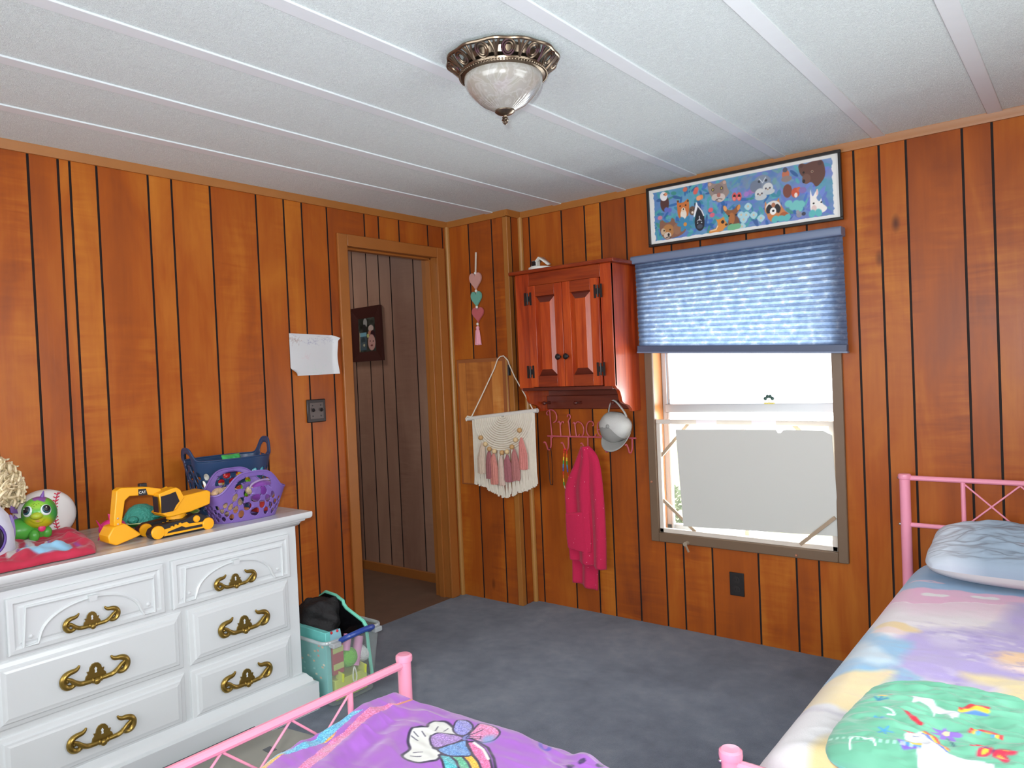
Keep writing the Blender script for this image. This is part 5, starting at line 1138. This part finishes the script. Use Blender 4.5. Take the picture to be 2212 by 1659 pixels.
# low grey tray on the floor between dresser and bed
tr=thing('storage_tray','grey plastic under-bed tray with a dark edge on the carpet by the dresser','tray',(.9,-2.3,0))
build('tray_body',MB().prism([(.68,-3.1),(1.36,-3.1),(1.36,-1.92),(.86,-1.862),(.715,-1.885),(.68,-1.97)],.002,.085,'z'),M('tray_grey',S(150,148,138),.5,var=.12,vs=6),tr,bevel=.006)
build('tray_edge',B(.645,.685,-3.1,-1.962,.002,.1),M('tray_dark',S(34,36,46),.5),tr,bevel=.002)
build('tray_lid_marks',MB().box(.80,.84,-2.03,-2.0,.085,.0865).box(.87,.905,-2.0,-1.985,.085,.0865).box(.9,.95,-2.16,-2.13,.085,.0865),M('tray_mark',S(90,92,96),.6),tr)
#@@SECTION beds
# ------------------------------------------------------------------ beds
def post(mb,x,y,z,r_=.0205):
    return mb.lathe([(r_,0),(r_,z-.022),(r_+.004,z-.02),(r_+.005,z-.012),(r_+.004,z-.004),(r_-.001,z),(0,z+.001)],(x,y,0),22)
def tubes(prs):
    mb=MB()
    for a,b_,rr in prs: mb.tube([a,b_],rr,10)
    return mb
def bed_end(parent,nm,P0,P1,zt,z_top,z_low):
    """two capped posts, top and bottom rails, two uprights and a thin crossed brace"""
    P0,P1=Vector(P0),Vector(P1)
    for q in (P0,P1): build('post',post(MB(),q.x,q.y,zt),m_pink,parent)
    at=lambda t,z:Vector((P0.x+(P1.x-P0.x)*t,P0.y+(P1.y-P0.y)*t,z))
    t1=.206/(P1-P0).length
    build('top_rail',tubes([(at(0,z_top),at(1,z_top),.0125 if zt<.7 else .0105)]),m_pink,parent)
    build('lower_rail',tubes([(at(0,z_low),at(1,z_low),.0095)]),m_pink,parent)
    for t in (t1,1-t1): build('upright',tubes([(at(t,z_low),at(t,z_top),.0085)]),m_pink,parent)
    w_=(1-2*t1)/3
    for k in range(3):
        a,b_=t1+k*w_,t1+(k+1)*w_
        build('cross_brace',tubes([(at(a,z_top-.01),at(b_,z_low+.008),.0034),(at(b_,z_top-.01),at(a,z_low+.008),.0034)]),m_pink,parent)
    dz=(P1-P0).normalized()
    for q in (z_top,z_low): build('bolt',MB().ball(P0-dz*.023+Vector((0,0,q)),.006,10,6),M('bolt_chrome',S(190,190,196),.2,metal=.9) if 'bolt_chrome' not in bpy.data.materials else bpy.data.materials['bolt_chrome'],parent)
b1=thing('metal_bed','pink metal bed frame with tall crossed headboard against the window wall','bed',(2.94,-1.0,0))
bed_end(b1,'headboard',(2.456,-.07,0),(3.43,-.07,0),.862,.845,.652)
bed_end(b1,'footboard',(2.456,-1.95,0),(3.43,-1.95,0),.53,.497,.32)
build('side_rail',MB().box(2.445,2.475,-1.95,-.07,.27,.31).box(3.41,3.44,-1.95,-.07,.27,.31),m_pink,b1,bevel=.002)
b2=thing('metal_bed','pink metal bed frame whose low footboard faces the white dresser','bed',(2.4,-2.43,0))
bed_end(b2,'footboard',(1.44,-1.942,0),(1.44,-2.93,0),.522,.492,.30)
for q in ((3.38,-2.0),(3.38,-2.93)): build('post',post(MB(),q[0],q[1],.28),m_pink,b2)
build('side_rail',MB().box(1.44,3.38,-2.02,-1.995,.25,.29).box(1.44,3.38,-2.94,-2.91,.25,.29),m_pink,b2,bevel=.002)
tag(build('mattress',B(2.49,3.41,-1.9,-.12,.3,.46),M('mattress_blue',S(120,160,205),.8),bevel=.05,seg=4),'mattress under the pastel comforter','mattress')
tag(build('mattress',B(1.52,3.36,-2.9,-2.03,.26,.4),M('mattress_white',S(214,206,214),.8),bevel=.04,seg=4),'mattress under the purple comforter','mattress')
def sheet_mesh(xs,ys,zf,paint,seed,skirt):
    X,Y=np.meshgrid(xs,ys,indexing='ij'); Z=zf(X,Y); p=paint(X,Y)
    return np.stack([X,Y,Z],-1),p
# pastel comforter
def hr(X,Y):
    t=np.clip((X-2.425)/.16,0,1); z=.30+.235*np.sin(t*PI/2)**.62
    tr_=np.clip((3.46-X)/.08,0,1); z=.25+(z-.25)*np.sin(tr_*PI/2)**.6
    tf=np.clip((Y+1.945)/.10,0,1); z=.30+(z-.30)*np.sin(tf*PI/2)**.5
    tb_=np.clip((-.09-Y)/.12,0,1); z=.36+(z-.36)*np.sin(tb_*PI/2)**.5
    n=fbm(X*6,Y*6,3)-.5; w=np.abs(fbm(X*4+Y*5,Y*9-X*3,15)-.5)
    ed=np.clip((X-2.47)/.12,0,1)
    return z+ed*(.022*n+.02*(.2-w)*np.clip((-.7-Y)*2,0,1))
def pr(X,Y):
    p=Paint(X,Y,(132,180,222)); n=fbm(X*8,Y*8,5); n2=fbm(X*20,Y*20,8)
    wx=X+.02*(n-.5); wy=Y+.03*(n2-.5); q=Paint(wx,wy,(132,180,222)); q.C=p.C+ (n[...,None]-.5)*14
    q.poly([(2.36,-.30),(2.5,-.53),(2.57,-.585),(2.7,-.535),(2.9,-.485),(3.5,-.45),(3.5,-2.1),(2.36,-2.1)],(238,178,212),.012,0)
    q.line([(2.54,-.46),(2.6,-.48),(2.64,-.47),(2.6,-.45),(2.57,-.465)],.012,(236,190,214),.008)
    q.poly([(2.36,-.46),(2.46,-.62),(2.55,-.74),(2.6,-.765),(2.7,-.70),(2.86,-.63),(3.0,-.62),(3.5,-.6),(3.5,-2.1),(2.36,-2.1)],(236,206,222),.01)
    q.poly([(2.36,-.64),(2.5,-.78),(2.62,-.86),(2.74,-.80),(2.9,-.75),(3.5,-.75),(3.5,-2.1),(2.36,-2.1)],(233,226,230),.10)
    q.line([(2.36,-.46),(2.46,-.62),(2.55,-.74),(2.6,-.765),(2.7,-.70),(2.86,-.63),(3.0,-.62)],.006,(250,226,238),.004)
    for x,y in ((2.484,-.515),(2.642,-.64),(2.776,-.578),(2.93,-.55)):
        q.ell(x-.016,y,.026,.020,(240,236,238),-20,.3); q.ell(x+.016,y+.005,.026,.020,(240,236,238),20,.3)
    # lilac wash, blue drapes, straw yellow cloud shapes (a plain pastel print)
    q.poly([(2.62,-1.10),(2.70,-.98),(2.83,-.88),(2.86,-.66),(2.92,-.58),(3.5,-.56),(3.5,-1.2),(2.95,-1.25),(2.8,-1.36),(2.66,-1.32)],(182,166,220),.05,3)
    q.ell(2.74,-1.05,.05,.06,(206,196,226),20,.8,.8); q.ell(2.85,-.86,.03,.05,(200,190,226),0,.8,.7)
    q.poly([(2.35,-.80),(2.5,-.95),(2.57,-1.10),(2.66,-1.12),(2.66,-1.22),(2.66,-1.32),(2.60,-1.42),(2.5,-1.44),(2.36,-1.30)],(140,190,226),.03,3)
    q.poly([(2.5,-1.08),(2.58,-1.2),(2.66,-1.3),(2.58,-1.33),(2.48,-1.22)],(196,218,232),.03,3)
    q.ell(2.6,-1.02,.07,.035,(240,210,150),-15,.4); q.ell(2.585,-1.06,.05,.022,(240,214,206),-10,.5)
    q.poly([(2.655,-1.33),(2.72,-1.35),(2.78,-1.46),(2.76,-1.5),(2.68,-1.49),(2.64,-1.44)],(146,186,220),.02,3)
    q.poly([(2.735,-1.36),(2.87,-1.33),(2.87,-1.42),(2.79,-1.49)],(206,192,226),.03,3); q.line([(2.76,-1.36),(2.775,-1.44)],.01,(170,150,210),.012); q.line([(2.80,-1.36),(2.82,-1.42)],.01,(170,150,210),.012)
    q.poly([(2.80,-1.29),(2.9,-1.25),(3.5,-1.2),(3.5,-1.6),(2.86,-1.56),(2.80,-1.48),(2.9,-1.36)],(242,222,168),.04,3)
    q.ell(2.95,-1.11,.10,.05,(238,200,160),10,.5); q.ell(2.95,-1.17,.09,.04,(240,216,208),10,.6)
    q.poly([(2.36,-1.30),(2.5,-1.42),(2.6,-1.40),(2.66,-1.36),(2.66,-1.46),(2.64,-1.6),(2.62,-1.68),(2.5,-1.64),(2.36,-1.5)],(240,218,166),.03,3)
    q.poly([(2.36,-1.48),(2.5,-1.60),(2.6,-1.64),(2.66,-1.70),(2.66,-1.8),(2.62,-1.93),(2.44,-1.93),(2.36,-1.7)],(228,226,228),.02,3)
    q.line([(2.47,-1.6),(2.56,-1.67),(2.64,-1.69)],.02,(206,202,212),.02); q.ell(2.65,-1.88,.05,.09,(240,216,160),10,.5)
    q.ell(2.40,-1.9,.05,.06,(150,194,226),0,.5)
    st=fbm(X*26,Y*60,41); mk=np.clip((fbm(X*7,Y*7,19)-.42)*6,0,1)*np.clip((X-2.62)*12,0,1)*np.clip((-.85-Y)*8,0,1)*np.clip((Y+1.48)*10,0,1)
    q.mix(np.clip((st-.56)*7,0,1)*mk*.55,(158,140,206)); q.mix(np.clip((.40-st)*7,0,1)*mk*.5,(236,230,236))
    q.C=q.C*.93
    return q
xs=np.concatenate([np.linspace(2.425,2.6,100),np.linspace(2.603,3.05,160),np.linspace(3.06,3.46,30)]); ys=np.linspace(-1.945,-.09,400)
X,Y=np.meshgrid(xs,ys,indexing='ij'); G=np.stack([X,Y,hr(X,Y)],-1)
def fabric(name,rough=.8,sheen=.3,bs=300,glit=False):
    return M(name,None,rough,attr=True,sheen=sheen,bump=.15,bs=bs)
mb=MB().grid(G,cols=pr(X,Y).lin())
def skirt(mb,pts,zb,col):
    pts=list(pts); n=len(pts); c=tuple(linarr(col)); mb.add([tuple(q) for q in pts]+[(q[0],q[1],zb) for q in pts],[(i,i+1,n+i+1,n+i) for i in range(n-1)],0,c)
skirt(mb,G[0,:],.16,(140,186,224)); skirt(mb,G[-1,:],.2,(140,186,224)); skirt(mb,G[::4,0],.33,(140,186,224)); skirt(mb,G[::4,-1],.33,(140,186,224))
tag(build('pastel_comforter',mb,fabric('comforter_plush'),smooth=180,colattr=True,recalc=False),'pastel blue, pink and lilac printed plush comforter on the bed by the window wall','comforter')
# purple comforter
def hpz(X,Y):
    a=np.clip((X-1.452)/.04,0,1); b_=np.clip((-1.945-Y)/.10,0,1)
    foot=.438+.022*np.sin((Y+1.9)*-7)*np.clip((1.7-X)/.25,0,1)
    topz=np.where(X<1.75,foot+(.452-foot)*np.clip((X-1.47)/.25,0,1),.452)
    z=.27+(topz-.27)*(np.sin(a*PI/2)**.45)*(np.sin(b_*PI/2)**.45)
    w=fbm(X*3+Y*6,Y*14+X*7,4); ed=np.clip((X-1.455)/.05,0,1)*np.clip((-1.955-Y)/.06,0,1)
    ang=X*.9+Y*.45; cr_=np.sin((ang*34)+6*fbm(X*4,Y*4,9)*2.0)*np.clip(fbm(X*5,Y*5,21)-.35,0,1)
    f2=np.abs(fbm(X*3+Y*9,Y*16-X*2,31)-.5)*2
    return z+ed*(.016*(w-.5)+.022*cr_+.016*(.35-f2)*np.clip(fbm(X*3,Y*3,2)*1.6-.3,0,1))
def pp_(X,Y):
    n=fbm(X*5,Y*5,3); q=Paint(X+.006*(n-.5),Y+.006*(n-.5),(164,98,196)); q.C=q.C+(fbm(X*12,Y*12,9)[...,None]-.5)*12
    gl=np.random.RandomState(4).rand(*X.shape)
    def glit(fn,col,k=70):
        m0=q.C.copy(); fn(); ch=np.abs(q.C-m0).sum(-1)>30; q.C=np.where((ch&(gl>.72))[...,None],np.minimum(255,q.C+k),q.C); q.C=np.where((ch&(gl<.18))[...,None],q.C*.86,q.C)
    glit(lambda:q.poly([(1.517,-2.166),(1.47,-2.192),(1.467,-2.244),(1.5,-2.309),(1.503,-2.36),(1.49,-2.403),(1.455,-2.439),(1.45,-2.501),(1.463,-2.505),(1.489,-2.455),(1.512,-2.41),(1.53,-2.363),(1.531,-2.313),(1.52,-2.265),(1.508,-2.201)],(72,170,216),.003),0)
    glit(lambda:q.poly([(1.549,-2.05),(1.524,-2.138),(1.53,-2.197),(1.542,-2.252),(1.542,-2.296),(1.568,-2.369),(1.592,-2.438),(1.61,-2.6),(1.65,-2.6),(1.622,-2.428),(1.61,-2.356),(1.575,-2.273),(1.576,-2.228),(1.562,-2.166),(1.552,-2.1)],(226,104,160),.003),0)
    glit(lambda:q.poly([(1.522,-2.262),(1.531,-2.318),(1.538,-2.29)],(240,168,50),.003),0); glit(lambda:q.poly([(1.508,-2.405),(1.492,-2.459),(1.50,-2.53),(1.532,-2.53),(1.53,-2.487),(1.515,-2.436)],(240,170,50),.003),0)
    q.line([(1.568,-2.0),(1.556,-2.04),(1.549,-2.08)],.006,(226,150,80),.004)
    cl_=[(1.731,-2.201),(1.705,-2.161),(1.726,-2.133),(1.713,-2.109),(1.733,-2.08),(1.783,-2.095),(1.83,-2.10),(1.80,-2.19),(1.835,-2.2),(1.85,-2.225),(1.845,-2.242),(1.815,-2.264),(1.774,-2.262),(1.762,-2.225)]
    ink=(36,28,66)
    q.poly(cl_,ink,.004,5); q.line(cl_,.014,ink,.003,5,True); q.poly(cl_,(226,228,222),.003,5)
    for a,b_ in (((1.722,-2.185),(1.75,-2.19)),((1.728,-2.155),(1.75,-2.165)),((1.74,-2.11),(1.75,-2.13)),((1.765,-2.1),(1.768,-2.118)),((1.78,-2.235),(1.8,-2.225)),((1.785,-2.25),(1.81,-2.24)),((1.715,-2.17),(1.735,-2.175))): q.line([a,b_],.0028,(40,36,70),.002)
    for pts,col in (([(1.842,-2.212),(1.868,-2.199),(1.896,-2.208),(1.93,-2.235),(1.96,-2.29),(1.93,-2.29),(1.905,-2.256),(1.872,-2.23)],(70,176,186)),([(1.868,-2.199),(1.892,-2.183),(1.918,-2.194),(1.95,-2.216),(1.985,-2.27),(1.96,-2.29),(1.93,-2.235),(1.896,-2.208)],(84,182,140)),([(1.892,-2.183),(1.908,-2.166),(1.938,-2.180),(1.975,-2.205),(2.01,-2.25),(1.985,-2.27),(1.95,-2.216),(1.918,-2.194)],(242,178,50)),([(1.852,-2.124),(1.872,-2.119),(1.913,-2.13),(1.955,-2.158),(2.0,-2.2),(2.04,-2.25),(2.01,-2.255),(1.975,-2.208),(1.94,-2.181),(1.908,-2.163)],(226,106,160))):
        glit(lambda:q.poly(pts,col,.003),0,50); q.line(pts,.0055,ink,.002,0,True)
    q.line([(1.875,-2.122),(1.916,-2.135),(1.955,-2.163)],.007,(236,232,230),.003); q.line([(1.87,-2.112),(1.92,-2.122),(1.965,-2.155),(2.0,-2.19)],.007,ink,.003)
    for pts,col in (([(1.842,-2.107),(1.826,-2.064),(1.824,-2.038),(1.857,-2.033),(1.897,-2.05),(1.908,-2.08),(1.899,-2.101),(1.887,-2.111),(1.859,-2.112)],(224,120,170)),([(1.832,-2.103),(1.808,-2.110),(1.778,-2.095),(1.763,-2.063),(1.778,-2.045),(1.811,-2.056),(1.828,-2.079)],(130,130,206)),([(1.827,-2.113),(1.785,-2.121),(1.757,-2.153),(1.805,-2.193),(1.826,-2.165),(1.836,-2.127)],(156,120,190)),([(1.844,-2.12),(1.829,-2.161),(1.82,-2.195),(1.858,-2.201),(1.886,-2.186),(1.906,-2.165),(1.865,-2.137)],(90,140,206))):
        glit(lambda:q.poly(pts,col,.003,3),0,60); q.line(pts,.005,ink,.002,3,True)
    q.ell(1.893,-2.09,.016,.022,(110,170,220),0,.9,.7); q.ell(1.84,-2.112,.010,.010,(120,130,190),0,.3); q.line([(1.84,-2.112),(1.85,-2.06)],.003,ink,.002); q.line([(1.842,-2.116),(1.875,-2.1),(1.868,-2.088),(1.845,-2.108)],.0025,ink,.002)
    q.line([(1.991,-2.005),(2.02,-2.046),(2.036,-2.056),(2.044,-2.046),(2.036,-2.028)],.010,(98,72,190),.003,3)
    for x,y in ((2.145,-2.055),(2.186,-2.044),(2.133,-2.085),(2.2,-2.09),(2.17,-2.12)): q.ell(x,y,.008,.011,(58,34,96),0,.3)
    return q
xs=np.concatenate([np.linspace(1.452,1.66,150),np.linspace(1.662,2.05,230),np.linspace(2.055,2.3,60),np.linspace(2.32,3.4,30)]); ys=np.concatenate([np.linspace(-2.95,-2.62,16),np.linspace(-2.61,-1.945,330)])
X,Y=np.meshgrid(xs,ys,indexing='ij'); G=np.stack([X,Y-.045*np.clip((X-2.25)/.15,0,1)*np.clip((Y+2.3)/.3,0,1),hpz(X,Y)],-1)
mb=MB().grid(G,cols=pp_(X,Y).lin()); pv=(150,88,184)
skirt(mb,G[0,::3],.24,pv); skirt(mb,G[::3,-1],.24,pv); skirt(mb,G[::3,0],.2,pv); skirt(mb,G[-1,::3],.2,pv)
tag(build('purple_comforter',mb,M('comforter_satin',None,.36,attr=True,sheen=.3),smooth=180,colattr=True,recalc=False),'shiny purple comforter with cloud, bow and rainbow print on the bed by the dresser','comforter')
# pillows
def pillow(L,W,T,seed,n=120,wr=.35):
    u,v=np.meshgrid(np.linspace(-1,1,n),np.linspace(-1,1,n),indexing='ij')
    th=(np.clip(1-np.abs(u)**3.2,0,1)*np.clip(1-np.abs(v)**3.2,0,1))**.42
    pin=1-.09*np.abs(u)**6; pinv=1-.09*np.abs(v)**6
    n1=fbm(u*2.2+seed,v*2.2,seed); n2=np.abs(fbm(u*3+v*2+seed,v*5-u,seed+3)-.5)*2
    x=.5*L*u*pinv; y=.5*W*v*pin
    zt=.5*T*th*(1+wr*(n1-.5)*1.2)-wr*.03*(1-n2)*th; zb_=-.5*T*th*.7
    n3=np.abs(fbm(u*2.5-v*6+seed,v*4+u*3,seed+11)-.5)*2; zt=zt+wr*.03*th*(.3-n3)
    return u,v,x,y,zt,zb_
def place(x,y,z,c,rot,tilt=0,roll=0):
    R_=Matrix.Rotation(rot,3,'Z')@Matrix.Rotation(tilt,3,'X')@Matrix.Rotation(roll,3,'Y'); R_=np.array(R_)
    P_=np.stack([x,y,z],-1)@R_.T; return P_+np.array(c)
pw=thing('bed_pillow','pale blue pillow against the pink headboard','pillow',(2.93,-.3,.54))
u,v,x,y,zt,zb_=pillow(.75,.42,.19,4,160,.5)
q=Paint(u,v,(146,163,180)); q.mix(np.clip((-.5-u)*2.5,0,.8),(206,214,224));  q.ell(-.1,-.35,.12,.1,(222,196,206),0,.9,.6)  # paler end is window light put into the pillow colour
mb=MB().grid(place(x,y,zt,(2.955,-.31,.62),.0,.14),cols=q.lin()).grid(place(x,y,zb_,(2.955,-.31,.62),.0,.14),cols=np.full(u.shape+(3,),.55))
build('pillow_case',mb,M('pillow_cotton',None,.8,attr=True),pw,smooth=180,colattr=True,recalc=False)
up=thing('unicorn_pillow','mint green pillow printed with unicorns and rainbows on the pastel comforter','pillow',(3.0,-1.83,.55))
u,v,x,y,zt,zb_=pillow(.68,.42,.14,9,220,.5)
GT=place(x,y,zt,(3.0,-1.845,.60),-.06,.0); X,Y=GT[...,0],GT[...,1]
q=Paint(X,Y,(106,176,146)); q.C=q.C+(fbm(u*4,v*4,6)[...,None]-.5)*22; pass
def sh(pts,dx=0,dy=0): return [(a+dx,b+dy) for a,b in pts]
W_=(206,208,212)
q.ell(2.717,-1.771,.015,.008,(232,190,60)); q.line([(2.708,-1.79),(2.718,-1.798),(2.721,-1.782)],.005,(60,130,160),.003); q.line([(2.718,-1.798),(2.732,-1.79)],.005,(60,130,160),.003)
q.poly([(2.764,-1.753),(2.797,-1.75),(2.817,-1.775),(2.838,-1.79),(2.857,-1.789),(2.862,-1.803),(2.852,-1.83),(2.846,-1.81),(2.829,-1.806),(2.822,-1.83),(2.814,-1.8),(2.789,-1.778),(2.772,-1.80),(2.778,-1.772)],W_,.003,3)
for k,c in enumerate(((70,110,190),(236,190,60),(206,60,70))): q.line([(2.73,-1.765+.006*k),(2.75,-1.762+.006*k),(2.768,-1.756+.005*k)],.006,c,.003)
for k,c in enumerate(((84,130,200),(236,190,60),(206,50,60))): q.line([(2.862,-1.79+.006*k),(2.885,-1.782+.009*k),(2.905,-1.785+.01*k)],.009,c,.003,3)
q.line([(2.708,-1.842),(2.721,-1.832),(2.735,-1.846),(2.752,-1.855),(2.76,-1.868),(2.747,-1.868)],.003,(232,244,240),.002,3); q.line([(2.712,-2.005),(2.706,-1.978),(2.72,-1.97),(2.732,-1.979),(2.745,-1.977),(2.752,-1.992)],.003,(232,244,240),.002,3)
q.poly([(2.768,-1.842),(2.775,-1.846),(2.813,-1.88),(2.808,-1.886),(2.79,-1.874)],(200,40,60),.003)
for cx,cy in ((2.74,-1.893),(2.756,-1.936)):
    for k in range(5): a=k*2*PI/5; q.line([(cx,cy),(cx+.014*math.cos(a),cy+.012*math.sin(a))],.004,(70,150,200),.003)
q.poly([(2.790,-1.935),(2.802,-1.925),(2.815,-1.91),(2.832,-1.922),(2.85,-1.95),(2.88,-1.975),(2.92,-1.97),(2.94,-2.0),(2.93,-2.05),(2.86,-2.05),(2.83,-2.03),(2.822,-2.0),(2.81,-1.965),(2.797,-1.955)],W_,.003,3)
q.poly([(2.786,-1.925),(2.797,-1.93),(2.806,-1.92)],(220,60,70),.003); q.line([(2.806,-1.938),(2.813,-1.938)],.003,(70,90,140),.002)
for k,c in enumerate(((206,60,70),(236,190,60),(90,110,200))): q.line([(2.818,-1.906-.004*k),(2.84,-1.92-.006*k),(2.862,-1.95-.006*k)],.006,c,.003)
for k,c in enumerate(((120,90,190),(80,140,210),(236,190,60))): q.line([(2.786+.008*k,-1.97-.001*k),(2.80+.006*k,-1.99+.006*k),(2.822,-1.985+.006*k)],.008,c,.003)
for k in range(7): a=k*2*PI/7; q.ell(2.852+.015*math.cos(a),-1.892+.013*math.sin(a),.011,.005,(136,104,190),math.degrees(a),.3)
q.ell(2.852,-1.892,.006,.005,(220,200,160)); q.line([(2.856,-1.905),(2.87,-1.93)],.004,(70,110,120),.003)
for rx,c in ((.024,(214,56,66)),(.018,(240,186,60)),(.012,(90,160,210))):
    q.line([(2.912+rx*math.cos(t),-1.875+rx*1.3*math.sin(t)) for t in [PI*k/10 for k in range(11)]],.0065,c,.003)
q.line([(2.912,-1.92),(2.94,-1.945)],.008,(50,70,140),.003)
for dx,dy,a in ((-.014,.014,40),(.026,-.004,-20),(-.004,-.008,60),(.02,-.02,-50)): q.ell(2.922+dx,-1.93+dy,.018,.009,(206,50,80),a,.3); q.ell(2.922+dx,-1.93+dy,.009,.004,(240,180,60),a,.4)
for k in range(20): rx_,ry_=rnd.uniform(2.97,3.3),rnd.uniform(-2.0,-1.66); q.ell(rx_,ry_,.014,.012,rnd.choice([W_,(206,60,80),(240,190,60),(120,100,200)]),0,.4)
q.mix(np.clip((np.abs(v+.72)<.02)*1.0,0,1)*(np.sin(u*160)>0)*.5,(210,250,236))
mb=MB().grid(GT,cols=q.lin()).grid(place(x,y,zb_,(3.0,-1.845,.60),-.06,.0),cols=np.tile(linarr((120,206,172)),u.shape+(1,)))
build('pillow_case',mb,M('unicorn_satin',None,.5,attr=True,sheen=.2),up,smooth=180,colattr=True,recalc=False)
#@@SECTION lights
# ------------------------------------------------------------------ light
w=bpy.data.worlds.new('World'); scene.world=w; w.use_nodes=True
bg=w.node_tree.nodes['Background']; bg.inputs[0].default_value=(.93,.97,1,1); bg.inputs[1].default_value=4.0
def area(n,loc,d,sx,sy,e,col=(1,1,1)):
    l=bpy.data.lights.new(n,'AREA'); l.shape='RECTANGLE'; l.size=sx; l.size_y=sy; l.energy=e; l.color=col
    o=bpy.data.objects.new(n,l); COL.objects.link(o); o.location=loc; o.rotation_euler=Vector(d).to_track_quat('-Z','Y').to_euler(); return o
area('window_daylight',(1.735,.55,.8),(0,-1,.55),1.1,.9,85,(.93,.98,1))
area('side_window_daylight',(XR+.9,-1.7,2.1),(-1,0,-.42),2.0,1.6,60,(.92,.97,1))
area('rear_fill',(1.7,YB-.25,1.4),(0,1,.35),2.5,1.4,46,(.92,.975,1))  # added soft fill from behind the camera, through the made-up opening
area('side_ceiling_fill',(XR+.35,-1.7,.95),(-1,0,.75),1.0,.9,18,(.93,.98,1))  # extra lamp aimed upward, added to brighten the ceiling
area('hall_fill',(-1.3,-.7,2.38),(0,0,-1),.5,.5,7,(1,.95,.9))  # unseen lamp under the hall ceiling, added to lift the dark hall
CAM=Vector((3.08712,-3.44127,1.35492))
Rv=Vector((.78338516,.62000291,-.04363577)); Uv=Vector((.02323642,.04094226,.99889129)); Fv=Vector((-.62110205,.78353055,-.01766691))
fl=bpy.data.lights.new('camera_flash','SPOT'); fl.energy=230; fl.spot_size=math.radians(122); fl.spot_blend=1.0; fl.shadow_soft_size=.03; fl.color=(.95,.99,1)
fo=bpy.data.objects.new('camera_flash',fl); COL.objects.link(fo); fo.location=CAM+Uv*.06-Rv*.04; fo.rotation_euler=Fv.to_track_quat('-Z','Y').to_euler()
# ------------------------------------------------------------------ camera
cam=bpy.data.cameras.new('camera'); cam.sensor_width=36; cam.sensor_fit='HORIZONTAL'; cam.lens=1594.742*36/2212; cam.clip_start=.02
co=bpy.data.objects.new('camera',cam); COL.objects.link(co)
mt=Matrix((Rv,Uv,-Fv)).transposed().to_4x4(); mt.translation=CAM; co.matrix_world=mt; scene.camera=co
scene.view_settings.view_transform='Standard'; scene.view_settings.look='None'; scene.view_settings.exposure=-.33
c=scene.cycles; c.use_denoising=True; c.max_bounces=8; c.diffuse_bounces=5; c.glossy_bounces=3; c.transparent_max_bounces=12; c.transmission_bounces=4; c.caustics_reflective=False; c.caustics_refractive=False; c.sample_clamp_indirect=6
